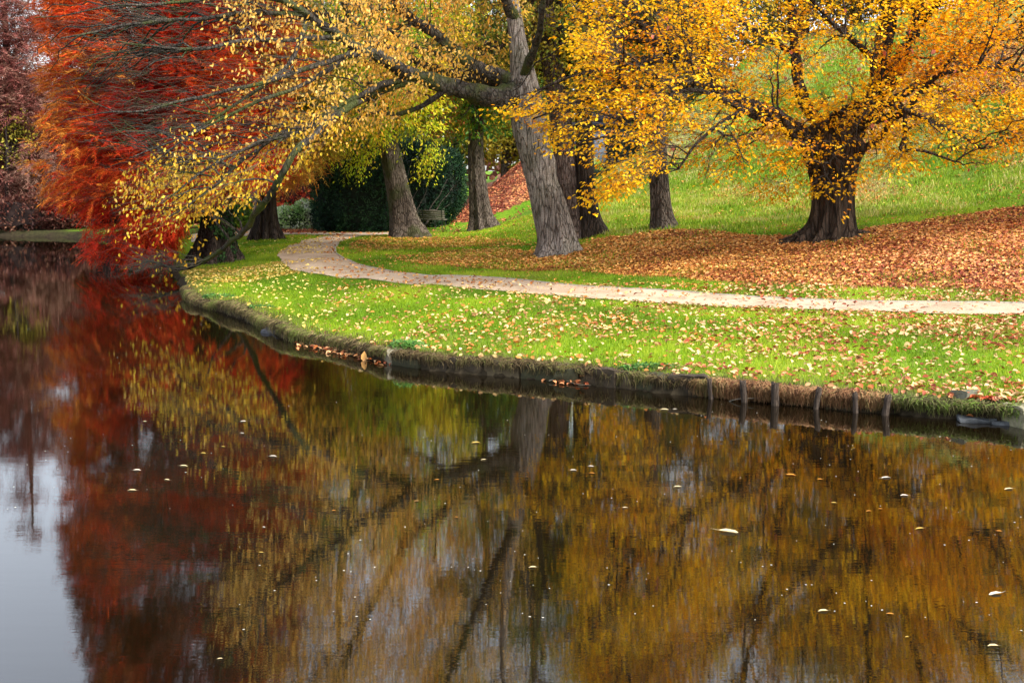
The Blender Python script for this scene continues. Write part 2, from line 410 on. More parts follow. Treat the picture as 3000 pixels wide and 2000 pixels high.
def litter(P):
    """probability of a fallen leaf here (0..1) and redness"""
    u, v = proj(P); x, y = P[..., 0], P[..., 1]
    d = np.full(u.shape, .04)
    d = np.where(y > 44, .05, d)
    lawn = (v > 830 - 60 * (u < 900))
    dl = np.interp(u, [500, 900, 1300, 1700, 2300, 3000], [.045, .05, .12, .2, .25, .3]) * np.interp(v, [830, 930, 1100, 1200], [1.3, 1.0, .8, 1.2])
    d = np.where(lawn, dl * (.4 + 1.1 * sstep(.3, .7, fbm(P, .9, 31, 4))), d)
    d = np.where(soft(u, v, P, YPATCH), .33, d); d = np.where(soft(u, v, P, BPATCH), .6, d)
    d = np.where(soft(u, v, P, PATCH, 60, 8), .45, d)
    cs = soft(u, v, P, CARPET, 60, 10)
    d = np.where(cs, np.interp(u, [1130, 1500, 1900, 3000], [.4, .6, .92, 1.0]) * (.55 + .9 * fbm(P, .9, 77)), d)
    hill = (y > 36) & (x > 2.5) & ~cs
    d = np.where(hill, .05 + .3 * sstep(.5, .66, fbm(P * np.array([1, .5, 1]), .7, 44)), d)
    d = np.where(soft(u, v, P, RKNOLL, 14, 10, .8) & (y > 52), 1.0, d)
    d = np.where(soft(u, v, P, RHILL, 60, 30) & (y > 40), .8, d)
    d = np.where(soft(u, v, P, REDBED, 10, 3) & (y > 40), 1.0, d)
    return d
LIT = litter(GP); LIT = np.where(SD > 0, LIT, 0)
uu, vv = proj(GP)
DRY = sstep(.46, .66, fbm(GP * np.array([1, .55, 1]), .9, 61)) * sstep(35, 40, GY) * (GX > 1)
EARTH = 1 - sstep(.18, .42, SD + .22 * (fbm(GP, 3.5, 71) - .5))
EARTH = np.where((GY > 52) & (GX < -8), np.maximum(EARTH, sstep(.42, .55, fbm(GP, .8, 73)) * .9), EARTH)
EARTH = np.where((GY > 55) & (uu < 185), np.maximum(EARTH, .93), EARTH)
m, nt, out = newmat('ground'); L = nt.links.new
tc = N(nt, 'ShaderNodeTexCoord')
al = N(nt, 'ShaderNodeAttribute', _attribute_name='litter'); ad = N(nt, 'ShaderNodeAttribute', _attribute_name='dry'); ae = N(nt, 'ShaderNodeAttribute', _attribute_name='earth'); ar_ = N(nt, 'ShaderNodeAttribute', _attribute_name='red')
ng = N(nt, 'ShaderNodeTexNoise', Scale=9, Detail=8, Roughness=.72); L(tc.outputs['Object'], ng.inputs[0])
nb = N(nt, 'ShaderNodeTexNoise', Scale=.7, Detail=3); L(tc.outputs['Object'], nb.inputs[0])
g = ramp(nt, [(.3, (.055, .12, .006)), (.5, (.13, .24, .010)), (.7, (.22, .33, .02))], ng.outputs[0])
g2 = ramp(nt, [(.35, (.72, .85, .7)), (.65, (1.15, 1.08, 1.0))], nb.outputs[0]); gc = mixc(nt, 1.0, g.outputs[0], g2.outputs[0], 'MULTIPLY')
dry = ramp(nt, [(.35, (.26, .24, .08)), (.7, (.50, .44, .22))], ng.outputs[0]); gc = mixc(nt, ad.outputs['Fac'], gc, dry.outputs[0])
vo = N(nt, 'ShaderNodeTexVoronoi', Scale=11); L(tc.outputs['Object'], vo.inputs[0])
lv = ramp(nt, [(0, (.05, .02, .008)), (.3, (.17, .07, .02)), (.6, (.32, .14, .035)), (1, (.42, .24, .09))], vo.outputs['Color'])
lvr = ramp(nt, [(0, (.06, .018, .01)), (.4, (.20, .065, .03)), (1, (.40, .17, .09))], vo.outputs['Color'])
lc = mixc(nt, ar_.outputs['Fac'], lv.outputs[0], lvr.outputs[0])
mm = N(nt, 'ShaderNodeMath', _operation='MULTIPLY_ADD'); L(ng.outputs[0], mm.inputs[0]); mm.inputs[1].default_value = 1.6; mm.inputs[2].default_value = -1.15
ma = N(nt, 'ShaderNodeMath', _operation='MULTIPLY_ADD', _use_clamp=True); L(al.outputs['Fac'], ma.inputs[0]); ma.inputs[1].default_value = 1.6; L(mm.outputs[0], ma.inputs[2])
c = mixc(nt, ma.outputs[0], gc, lc)
er = ramp(nt, [(.3, (.012, .009, .005)), (.6, (.045, .033, .018)), (.8, (.10, .085, .035))], ng.outputs[0])
c = mixc(nt, ae.outputs['Fac'], c, er.outputs[0])
p = N(nt, 'ShaderNodeBsdfPrincipled', Roughness=.9); p.inputs['Specular IOR Level'].default_value = .15; L(c, p.inputs[0])
b = N(nt, 'ShaderNodeBump', Strength=.7, Distance=.04); L(ng.outputs[0], b.inputs['Height']); L(b.outputs[0], p.inputs['Normal'])
L(p.outputs[0], out.inputs[0]); GROUND = m
RED = np.clip(((GY > 50) | (vv < 450)) * 1.0 + sstep(2100, 2900, uu + (vv - 700) * 2) * .9, 0, 1)
ny, nx = GX.shape; idx = np.arange(nx * ny).reshape(ny, nx)
F = np.stack([idx[:-1, :-1], idx[:-1, 1:], idx[1:, 1:], idx[1:, :-1]], -1).reshape(-1, 4)
gr = mk('ground', GP.reshape(-1, 3), [F], GROUND, smooth=True, attrs={'litter': LIT.ravel(), 'dry': DRY.ravel(), 'earth': EARTH.ravel(), 'red': RED.ravel()})
tag(gr, kind='structure')
# ---------------------------------------------------------------- water
m, nt, out = newmat('water'); L = nt.links.new
tc = N(nt, 'ShaderNodeTexCoord')
mp = N(nt, 'ShaderNodeMapping'); mp.inputs['Scale'].default_value = (.55, 2.6, 1); L(tc.outputs['Object'], mp.inputs[0])
n1 = N(nt, 'ShaderNodeTexNoise', Scale=2.2, Detail=4, Roughness=.55); L(mp.outputs[0], n1.inputs[0])
mp2 = N(nt, 'ShaderNodeMapping'); mp2.inputs['Scale'].default_value = (3.5, 16, 1); L(tc.outputs['Object'], mp2.inputs[0])
n2 = N(nt, 'ShaderNodeTexNoise', Scale=1.6, Detail=3, Roughness=.6); L(mp2.outputs[0], n2.inputs[0])
n3 = N(nt, 'ShaderNodeTexNoise', Scale=.12, Detail=2); L(tc.outputs['Object'], n3.inputs[0])
b1 = N(nt, 'ShaderNodeBump', Strength=1.0, Distance=.0005); L(n1.outputs[0], b1.inputs['Height'])
b2 = N(nt, 'ShaderNodeBump', Strength=1.0, Distance=.00014); L(n2.outputs[0], b2.inputs['Height']); L(b1.outputs[0], b2.inputs['Normal'])
wc = ramp(nt, [(.35, (.004, .0025, .001)), (.65, (.009, .006, .002))], n3.outputs[0])
p = N(nt, 'ShaderNodeBsdfPrincipled', Roughness=.0, IOR=1.95); L(wc.outputs[0], p.inputs[0]); L(b2.outputs[0], p.inputs['Normal'])
L(p.outputs[0], out.inputs[0]); WATER = m
wv = np.array([(-170, -25, 0), (24, -25, 0), (24, 80, 0), (-170, 80, 0)], float)
tag(mk('pond_water', wv, [np.array([[0, 1, 2, 3]])], WATER), kind='structure')
# ---------------------------------------------------------------- path
m, nt, out = newmat('gravel_path'); L = nt.links.new
tc = N(nt, 'ShaderNodeTexCoord')
n1 = N(nt, 'ShaderNodeTexNoise', Scale=60, Detail=6, Roughness=.8); L(tc.outputs['Object'], n1.inputs[0])
n2 = N(nt, 'ShaderNodeTexNoise', Scale=1.1, Detail=5, Roughness=.6); L(tc.outputs['Object'], n2.inputs[0])
r1 = ramp(nt, [(.3, (.30, .22, .155)), (.7, (.66, .535, .40))], n1.outputs[0]); r2 = ramp(nt, [(.35, (.74, .70, .66)), (.6, (1.05, 1.03, 1.0))], n2.outputs[0])
c = mixc(nt, 1.0, r1.outputs[0], r2.outputs[0], 'MULTIPLY')
p = N(nt, 'ShaderNodeBsdfPrincipled', Roughness=.95); p.inputs['Specular IOR Level'].default_value = .1; L(c, p.inputs[0])
b = N(nt, 'ShaderNodeBump', Strength=.5, Distance=.01); L(n1.outputs[0], b.inputs['Height']); L(b.outputs[0], p.inputs['Normal']); L(p.outputs[0], out.inputs[0]); PATH = m
NEAR = [(4200,950),(3500,936),(3000,926),(2700,922),(2400,912),(2100,901),(1900,890),(1600,868),(1400,851),(1265,838),(1112,825),(997,817),(902,802),(844,786),(821,763),(816,746),(844,724),(890,706),(940,697),(985,691)]
INNER = [(4200,905),(3500,899),(3000,893),(2700,889),(2500,886),(2250,876),(2041,862),(1800,847),(1600,832),(1400,814),(1227,808),(1150,799),(1074,784),(1036,772),(994,751),(982,737),(986,724),(1009,706),(1030,699),(1060,693)]
ne = smoothline([ground(u, v) for u, v in NEAR], 150); inn = smoothline([ground(u, v) for u, v in INNER], 150)
def strip(a, b, n, lift):
    t = np.linspace(0, 1, n)[None, :, None]
    P = a[:, None] * (1 - t) + b[:, None] * t
    P = P + (np.stack([fbm(P, 1.8, 5), fbm(P, 1.8, 6), 0 * P[..., 0]], -1) - np.array([.5, .5, 0])) * .28 * (np.abs(t - .5) > .49)
    P[..., 2] = H(P[..., 0], P[..., 1]) + lift
    k, q = P.shape[:2]; ix = np.arange(k * q).reshape(k, q)
    return P.reshape(-1, 3), np.stack([ix[:-1, :-1], ix[:-1, 1:], ix[1:, 1:], ix[1:, :-1]], -1).reshape(-1, 4)
V, F = strip(ne, inn, 14, .035); tag(mk('path', V, [F], PATH, smooth=True), kind='structure')
cn = smoothline([ground(u, v) for u, v in [(560,712),(663,701),(745,692),(818,690),(900,690),(985,692),(1060,693),(1150,688),(1230,686)]], 60)
cf = smoothline([ground(u, v) for u, v in [(560,690),(655,677),(740,672),(820,684),(900,684.5),(985,684.5),(1060,684),(1150,683),(1230,681)]], 60)
V, F = strip(cn, cf, 8, .042); tag(mk('path', V, [F], PATH, smooth=True), kind='structure')
# metal-and-stone edging along the inner side
q = inn[14:128] + 0; q[:, 2] = H(q[:, 0], q[:, 1]) + .035
tn = norm(np.gradient(q, axis=0)); sdv = norm(np.cross(tn, np.array([0, 0, 1.])))
prof = [(-.03, -.05), (-.03, .015), (.03, .015), (.03, -.05)]
E = np.stack([q + sdv * a + np.array([0, 0, b_]) for a, b_ in prof], 1); k = len(q); ix = np.arange(k * 4).reshape(k, 4)
F = np.stack([ix[:-1, :3], ix[:-1, 1:], ix[1:, 1:], ix[1:, :3]], -1).reshape(-1, 4)
STONEPALE = simple('pale_kerb', (.36, .31, .25), .9, .5, 14, .3)
tag(mk('path_edging', E.reshape(-1, 3), [F], STONEPALE), kind='structure')
PATHPOLY = [tuple(p_[:2]) for p_ in ne] + [tuple(p_[:2]) for p_ in inn[::-1]]
PATHPOLY2 = [tuple(p_[:2]) for p_ in cn] + [tuple(p_[:2]) for p_ in cf[::-1]]
def onpath(x, y): return inpoly(x, y, PATHPOLY) | inpoly(x, y, PATHPOLY2)
# ---------------------------------------------------------------- fallen leaves (nobody could count them)
def candidates(x0, x1, y0, y1, dens):
    n = int((x1 - x0) * (y1 - y0) * dens)
    return rng.uniform(x0, x1, n), rng.uniform(y0, y1, n)
PAL_CARPET = [(.30,.10,.03), (.52,.20,.045), (.70,.33,.07), (.80,.48,.16), (.52,.18,.04)]
PAL_LAWNL = [(.30,.15,.05), (.60,.36,.14), (.70,.48,.18), (.78,.58,.30), (.62,.34,.14), (.58,.20,.04)]
PAL_LAWNR = [(.24,.05,.02), (.50,.18,.07), (.66,.38,.18), (.60,.18,.04), (.40,.09,.04), (.72,.46,.22)]
PAL_YEL = [(.55,.34,.07), (.72,.50,.10), (.80,.62,.22)]
PAL_REDL = [(.20,.04,.022), (.42,.10,.05), (.62,.21,.08), (.68,.32,.12)]
def fallen(name, x0, x1, y0, y1, dens, size, sel, label, lift=.012, pathp=.05):
    X, Y = candidates(x0, x1, y0, y1, dens)
    sd = sdist(X, Y); k = sd > .12; X, Y, sd = X[k], Y[k], sd[k]
    z = H(X, Y, sd); P = np.stack([X, Y, z], -1)
    u, v = proj(P); k = (u > -150) & (u < 3300) & (v < 1400)
    P = P[k]; d = litter(P); u, v = u[k], v[k]
    op = onpath(P[:, 0], P[:, 1]); d = np.where(op, pathp * (.3 + 1.6 * fbm(P, 1.0, 3)) * (1 + 2.5 * ((v > 728) & (v < 745))), d)
    k = (rng.uniform(size=len(P)) < d) & sel(u, v, P); P, u, v, d, op = P[k], u[k], v[k], d[k], op[k]
    n = len(P)
    e = .15
    gxn = (H(P[:, 0] + e, P[:, 1]) - H(P[:, 0] - e, P[:, 1])) / (2 * e); gyn = (H(P[:, 0], P[:, 1] + e) - H(P[:, 0], P[:, 1] - e)) / (2 * e)
    nm = norm(np.stack([-gxn, -gyn, 1 + 0 * gxn], -1) + rng.normal(0, .33, (n, 3)))
    ax = norm(np.cross(nm, rng.normal(0, 1, (n, 3))))
    redw = (sstep(1500, 2600, u) if True else 0)
    c1 = pal(P, PAL_LAWNL, 1, .45, 1, .14); c2 = pal(P, PAL_LAWNR, 1, .6, 2, .16); cc = pal(P, PAL_CARPET, .5, .35, 3, .2); cy = pal(P, PAL_YEL, 1, .5, 4, .15); cr = pal(P, PAL_REDL, 1, .45, 5, .2)
    lawn = (v > 838) & (d < .5)
    c = np.where((rng.uniform(size=n) < redw)[:, None], c2, c1)
    c = np.where(lawn[:, None], c, cc)
    c = np.where(((u < 950) & (v > 700))[:, None], cy, c)
    rr = sstep(2100, 3000, u + (v - 700) * 2.2) * (~lawn) * .65
    c = np.where((rng.uniform(size=n) < rr)[:, None], cr, c)
    c = np.where((inpoly(u, v, BPATCH) | (P[:, 1] > 50))[:, None], cr, c)
    P = P + nm * lift; P[:, 2] += rng.uniform(0, .03, n) + op * .03
    mb = MB(); sz = size * rng.uniform(.6, 1.3, n)
    leaves(mb, P - ax * sz[:, None] * .5, ax, nm, sz, sz * rng.uniform(.55, .75, n), c, fold=.22)
    o = mb.build(name, LITTER, cols=True); tag(o, label, 'fallen leaves', kind='stuff')
    print(name, n)
fallen('fallen_leaves', -12, 13, 13.5, 36, 330, .088, lambda u, v, P: (v > 838 - (u < 1000) * 90), 'pale, orange and rust fallen leaves scattered on the bright lawn beside the pond', .05)
fallen('leaf_litter', -12, 22, 20, 47, 330, .09, lambda u, v, P: (v <= 838 - (u < 1000) * 90) & (P[:, 1] <= 47), 'thick orange brown carpet of fallen leaves under the two big trees')
fallen('leaf_litter', -20, 26, 47, 70, 130, .13, lambda u, v, P: (P[:, 1] > 47), 'reddish brown fallen leaves on the far bank behind the grey trunks')
# ---------------------------------------------------------------- grass
def grass(name, x0, x1, y0, y1, dens, hgt, wid, label, cols, sel, colsc=.6):
    X, Y = candidates(x0, x1, y0, y1, dens)
    sd = sdist(X, Y); k = sd > .1; X, Y, sd = X[k], Y[k], sd[k]
    P = np.stack([X, Y, H(X, Y, sd)], -1); u, v = proj(P)
    k = (u > -100) & (u < 3150) & (v < 1330) & ~onpath(X, Y); P, u, v, sd = P[k], u[k], v[k], sd[k]
    d = litter(P); k = sel(u, v, P) & (rng.uniform(size=len(P)) > np.clip((d - .4) * 1.5, 0, .985)); P, sd = P[k], sd[k]
    n = len(P); worn = fbm(P, .45, 55); a = rng.uniform(0, 6.28, n); sdv = np.stack([np.cos(a), np.sin(a) * .3, 0 * a], -1)
    ax = norm(np.array([0, 0, 1.]) + rng.normal(0, .42, (n, 3)))
    hh = hgt * rng.uniform(.5, 1.3, n) * (.7 + .6 * fbm(P, 1.5, 8))
    c = pal(P, cols, colsc, .22, 12, .16)
    c = c * (.78 + .5 * fbm(P, .35, 57))[:, None]
    ys = (rng.uniform(size=n) < .35 * sstep(.5, .7, worn))[:, None]; c = np.where(ys, c * .4 + np.array([.34, .30, .08]) * .6, c)
    edge = (sd < .45 + .2 * rng.normal(0, 1, n)) & (P[:, 1] < 42) & (rng.uniform(size=n) < .75)
    c = np.where(edge[:, None], pal(P, [(.10,.085,.03), (.22,.18,.06), (.24,.26,.06)], 2, .4, 13, .2), c)
    mb = MB(); tris(mb, P - np.array([0, 0, .01]), ax, sdv, hh, wid * rng.uniform(.7, 1.4, n), c)
    tag(mb.build(name, GRASS, cols=True), label, 'grass', kind='stuff'); print(name, n)
GR = [(.11,.20,.006), (.20,.32,.008), (.29,.40,.012), (.40,.47,.03)]
grass('lawn_grass', -12, 12, 13.8, 36, 1500, .085, .014, 'bright green short grass on the strip between pond and path', GR, lambda u, v, P: (v > 790))
grass('lawn_grass', -14, 16, 22, 52, 420, .09, .022, 'short green grass between the path and the leaf carpet', GR, lambda u, v, P: (v <= 790) & (P[:, 1] < 52))
grass('slope_grass', 1, 27, 34, 60, 170, .17, .035, 'patchy green and straw coloured grass covering the hillside', [(.13,.25,.012), (.25,.41,.018), (.36,.47,.04), (.46,.46,.09), (.54,.47,.18)], lambda u, v, P: (v < 690) & (P[:, 0] > 2), .9)
# ---------------------------------------------------------------- hanging dry roots along the undercut edge
def along(px, n, jit=0):
    p = np.array([np.append(onwater(u, v), 0) for u, v in px]); return smoothline(p, n)
def rootmat(name, px, n, top, ln, cols, label, off=.16, out_=.12):
    q = along(px, 400); tn = norm(np.gradient(q, axis=0)); sv = np.cross(tn, np.array([0, 0, 1.]))
    sgn = np.sign(sdist(q[200:201, 0] + sv[200, 0] * .5, q[200:201, 1] + sv[200, 1] * .5))[0]; inw = sv * sgn
    i = rng.integers(0, 400, n)
    a0 = q[i] + inw[i] * rng.uniform(-.02, off, (n, 1)) + rng.normal(0, .015, (n, 3))
    hq = q[i] + inw[i] * .28; a0[:, 2] = H(hq[:, 0], hq[:, 1]) - .02 + .06 * (fbm(a0, 2.2, 5) - .5) + rng.normal(0, .02, n)
    L_ = ln * rng.uniform(.3, 1.2, n) * (.35 + 1.4 * fbm(a0 * np.array([1, 1, 0]), 2.6, 15))
    K = 5; t = np.linspace(0, 1, K)[None, :, None]
    dr = -inw[i] * out_ + tn[i] * rng.normal(0, .08, (n, 1))
    P = a0[:, None] + dr[:, None] * np.sin(t * 1.9) - np.array([0, 0, 1.]) * (t ** 1.6) * L_[:, None, None] + rng.normal(0, .008, (n, K, 3))
    P[..., 2] = np.maximum(P[..., 2], .005)
    R = np.broadcast_to(.0055 * (1 - .7 * t[..., 0]), (n, K))
    V, F = tubes(P, R, 3); c = np.repeat(pal(a0, cols, 3, .4, 3, .25), K * 3, 0)
    mb = MB(); mb.add(V, F, c); return mb.build(name, GRASS, cols=True)
o = rootmat('root_mat', [(2045,1158),(2083,1163),(2182,1173),(2272,1182),(2391,1192),(2507,1203),(2600,1210)], 5200, .30, .20, [(.20,.09,.04), (.40,.20,.09), (.52,.30,.14), (.26,.20,.07)], '')
tag(o, 'brown fibrous roots hanging over the undercut bank behind the wooden stakes', 'roots', kind='stuff')
o = rootmat('bank_grass', [(540,866),(561,889),(615,908),(672,923),(730,942),(783,969),(844,996),(883,1007),(978,1023),(1055,1043),(1143,1066)], 5200, .25, .17, [(.06,.045,.02), (.20,.14,.07), (.36,.27,.12), (.20,.24,.05)], '', .2)
tag(o, 'withered tan grass hanging over the left part of the earthen bank', 'grass', kind='stuff')
o = rootmat('bank_grass', [(1160,1070),(1265,1083),(1400,1096),(1491,1104),(1644,1118),(1759,1130),(1950,1150),(2050,1159)], 5200, .29, .13, [(.10,.065,.03), (.26,.18,.085), (.22,.21,.06)], '', .2, .06)
tag(o, 'short withered grass drooping over the top of the stone edging', 'grass', kind='stuff')
o = rootmat('bank_grass', [(2600,1210),(2712,1221),(2808,1228),(2904,1239),(3000,1250),(3100,1265)], 1700, .2, .13, [(.10,.085,.03), (.22,.20,.07), (.19,.28,.04)], '', .22)
tag(o, 'mossy grass tufts on the low bank to the right of the stakes', 'grass', kind='stuff')
# ---------------------------------------------------------------- stone edging
STONE = attrmat('mossy_stone', .9, .8, 9)
q = along([(1146,1066),(1265,1083),(1400,1096),(1491,1104),(1644,1118),(1759,1130),(1950,1150),(2062,1160)], 600)
cum = np.concatenate([[0], np.cumsum(np.linalg.norm(np.diff(q, axis=0), axis=1))])
mb = MB(); s = 0
def rockbox(mb, c, size, rz, col, rough=.02, n=5, seed=0):
    """subdivided block with a worn surface"""
    g = np.linspace(-1, 1, n); V = []; Fs = []; m0 = 0
    for ax in range(3):
        for sg in (-1, 1):
            a, b_ = np.meshgrid(g, g); z = np.full_like(a, sg)
            arr = [None] * 3; arr[ax] = z; arr[(ax + 1) % 3] = a; arr[(ax + 2) % 3] = b_
            P = np.stack(arr, -1).reshape(-1, 3); ix = np.arange(n * n).reshape(n, n) + m0
            f = np.stack([ix[:-1, :-1], ix[:-1, 1:], ix[1:, 1:], ix[1:, :-1]], -1).reshape(-1, 4)
            if sg < 0: f = f[:, ::-1]
            V.append(P); Fs.append(f); m0 += n * n
    V = np.concatenate(V); r_ = norm(V) * 1.15; V = V * .82 + r_ * .18
    V = V * np.array(size) / 2
    W = V + np.array(c); V = V + (np.stack([vnoise(W, 7, seed + k) for k in range(3)], -1) - .5) * rough * 2
    ca, sa = math.cos(rz), math.sin(rz); V = np.stack([V[:, 0] * ca - V[:, 1] * sa, V[:, 0] * sa + V[:, 1] * ca, V[:, 2]], -1)
    mb.add(V + np.array(c), np.concatenate(Fs), col)
while s < cum[-1] - .1:
    w = rng.uniform(.22, .7); k = np.searchsorted(cum, min(s + w / 2, cum[-1])); k = min(k, 598)
    d = q[k + 1] - q[k]; rz = math.atan2(d[1], d[0]); nrm_ = np.array([-d[1], d[0], 0]) / np.linalg.norm(d)
    if sdist(np.array([q[k][0] + nrm_[0]]), np.array([q[k][1] + nrm_[1]]))[0] < 0: nrm_ = -nrm_
    frac = s / cum[-1]; hgt = .2 + .07 * frac + rng.uniform(-.05, .03)
    col = np.array([(.04, .026, .012), (.06, .04, .018), (.035, .033, .012), (.08, .058, .028)][rng.integers(4)]) * rng.uniform(.8, 1.2)
    rockbox(mb, q[k] + nrm_ * (.07 + rng.uniform(-.02, .02)) + np.array([0, 0, hgt / 2 - .015]), (w - .02, .22 + rng.uniform(-.03, .05), hgt + .06), rz + rng.normal(0, .05), col, .04, 9, 3)
    s += w
o = mb.build('stone_edging', STONE, cols=True, smooth=True); tag(o, 'low mossy stone block wall holding up the grass bank along the water', 'wall')
def rock(u, v, size, rz, col, label, zc=None, seed=0):
    p_ = onwater(u, v); mb = MB(); z = size[2] * .3 if zc is None else zc
    loc = (p_[0], p_[1], z)
    e = MB(); rockbox(e, (0, 0, 0), size, rz, col, .05, 8, seed)
    o = mk('rock', np.concatenate(e.v), [np.concatenate(f) for f in e.f.values()], STONE, None, np.concatenate(e.c), True); o.location = loc
    return tag(o, label, 'rock')
rock(3010,1243, (.55,.4,.34), .3, (.22,.20,.12), 'pale rounded rock at the water edge on the far right', .09, 4)
rock(2862,1234, (.46,.26,.07), -.15, (.07,.075,.08), 'flat blue grey slab with red leaves behind it on the right shore', .015, 6)
rock(2940,1240, (.32,.22,.07), -.2, (.07,.075,.08), 'smaller grey slab lying between the flat slab and the pale rock', .02, 8)
rock(2822,1216, (.34,.25,.34), .6, (.15,.145,.10), 'mossy leaning stone rising out of the grass above the grey slabs', .17, 9)
rock(1160,1063, (.32,.3,.26), .2, (.26,.23,.16), 'pale angular stone at the left end of the stone edging', .13, 12)
rock(800,975, (.5,.25,.10), -.5, (.09,.09,.10), 'dark wet flat stone under the left grass bank', .02, 14)
rock(935,1012, (.35,.2,.08), -.3, (.10,.095,.10), 'small dark wet stone beside the red leaves on the left shore', .02, 15)
# ---------------------------------------------------------------- wooden stakes
STAKE = barkmat('weathered_stake_wood', (.045,.032,.024), (.09,.066,.05), (.13,.10,.075), 22, 2, .6, 0, .01)
for k_, (u, vt, vb, w, lab) in enumerate([
    (2083,1110,1163,.055,'thin brown stake at the right end of the stone edging'),
    (2182,1116,1173,.075,'tall grey stake with a bent stick leaning beside it'),
    (2272,1122,1182,.085,'broad dark topped stake third from the left in the row'),
    (2391,1137,1192,.065,'narrow pale stake fourth from the left in the row'),
    (2507,1151,1203,.06,'stake with pale roots crossing it, second from the right in the row'),
    (2594,1158,1210,.075,'dark square stake at the right end of the row')]):
    p_ = onwater(u, vb + 2); p_[1] -= .09; p_[0] *= (p_[1] / (p_[1] + .09)); w *= .62; Y = p_[1]; top = at(u, vt, Y)[2]
    t_ = thing('wooden_stake', (p_[0], p_[1], 0), lab, 'stake', 'wooden stakes along the pond edge')
    n = 9; zs = np.linspace(-.25, top, n); an = np.arange(10) * 2 * math.pi / 10
    rr = w * (1 + .06 * rng.normal(size=(n, 10))); lean = rng.normal(0, .02, 2)
    V = np.stack([p_[0] + rr * np.cos(an) + lean[0] * (zs[:, None] / .3), p_[1] + rr * np.sin(an) + 0 * zs[:, None], zs[:, None] + 0 * rr], -1)
    V[-1, :, 2] += .02 * np.cos(an * 2 + k_)
    ix = np.arange(n * 10).reshape(n, 10); a, b_ = ix[:-1], ix[1:]
    F1 = np.stack([a, np.roll(a, -1, 1), np.roll(b_, -1, 1), b_], -1).reshape(-1, 4)
    V = V.reshape(-1, 3); V = np.vstack([V, V[-10:].mean(0) + np.array([0, 0, .006])])
    F2 = np.stack([ix[-1], np.roll(ix[-1], -1), np.full(10, n * 10)], -1)
    mk('post', V, [F1, F2], STAKE, t_, smooth=False)
# sticks in the water
def stick(name, pts, r, mat, label, cat='stick'):
    o3 = smoothline(np.array(pts), 14); V, F = tubes(o3[None], np.linspace(r, r * .5, 14)[None], 6)
    c0 = o3[0].copy(); o = mk(name, V - c0, [F], mat); o.location = c0; return tag(o, label, cat)
W = lambda u, v, z=0.: np.append(onwater(u, v, z), z)
stick('stick', [W(2136,1175), W(2165,1168,.05), W(2215,1166,.07), W(2240,1164,.06)], .008, TWIG, 'bare bent stick rising from the water beside the tall grey stake')
stick('stick', [W(2228,1166,.0), W(2206,1152,.10), W(2196,1130,.17)], .009, simple('pale_stick', (.35,.27,.14)), 'pale tan stick leaning against the bank right of the tall grey stake')
stick('stick', [W(1608,1115,.03), W(1640,1109,.05), W(1690,1125,.02), W(1730,1128,.01)], .008, TWIG, 'thin curved twig over red leaves under the stone edging')
stick('grass_stem', [W(2290,1168,.03), W(2330,1150,.1), W(2345,1140,.14)], .012, simple('green_stem', (.18,.40,.03), .5), 'bright green stem hanging over the water behind the stakes', 'plant')
# ---------------------------------------------------------------- small leafy clumps
def clump(name, u0, v0, wid, dep, hgt, n, ln, cols, label, cat='plant', mat=LEAF, style=0):
    p_ = ground(u0, v0); t_ = thing(name, (p_[0], p_[1], p_[2] - .01), label, cat)
    a = rng.uniform(0, 6.28, n); r_ = np.sqrt(rng.uniform(0, 1, n))
    X = p_[0] + np.cos(a) * r_ * wid / 2; Y = p_[1] + np.sin(a) * r_ * dep / 2
    Pz = np.maximum(H(X, Y), 0) + hgt * (1 - r_ ** 2 * .8) * rng.uniform(.3, 1, n) * (.7 + .6 * vnoise(np.stack([X, Y, 0 * X], -1), 5, 3))
    ok = sdist(X, Y) > .08; X, Y, Pz, a, r_ = X[ok], Y[ok], Pz[ok], a[ok], r_[ok]; n = len(X)
    P = np.stack([X, Y, Pz], -1); mb = MB()
    ax = norm(np.stack([np.cos(a), np.sin(a), 0 * a], -1) + rng.normal(0, .5, (n, 3))); nm = norm(rng.normal(0, .45, (n, 3)) + np.array([0, -.25, 1.]))
    leaves(mb, P, ax, nm, ln * rng.uniform(.6, 1.3, n), ln * .6 * rng.uniform(.7, 1.2, n), pal(P, cols, 2.5, .35, 5, .2))
    mb.build('foliage', mat, t_, cols=True)
    k = rng.choice(n, max(8, n // 12)); b0 = np.stack([X[k] * .6 + p_[0] * .4, Y[k] * .6 + p_[1] * .4, np.maximum(H(X[k], Y[k]), 0) - .02], -1)
    tt = np.linspace(0, 1, 4)[None, :, None]; Q = b0[:, None] * (1 - tt) + P[k][:, None] * tt
    V, F = tubes(Q, np.full((len(k), 4), max(.003, ln * .05)), 3)
    return t_
NET = [(.03,.10,.02), (.07,.20,.04), (.13,.30,.06), (.22,.40,.09)]
clump('nettle_clump', 1172,1022, .95, .45, .17, 900, .06, NET, 'dark green nettle clump on the lawn above the left end of the stone edging')
clump('nettle_clump', 1905,1082, .95, .35, .09, 700, .05, NET, 'low fresh green weeds growing on top of the stone edging')
clump('nettle_clump', 640,872, .8, .4, .07, 350, .06, NET, 'small green weeds at the narrow left tip of the lawn bank')
clump('nettle_clump', 735,905, 1.0, .4, .06, 350, .06, NET, 'pale green weeds on the left bank edge')
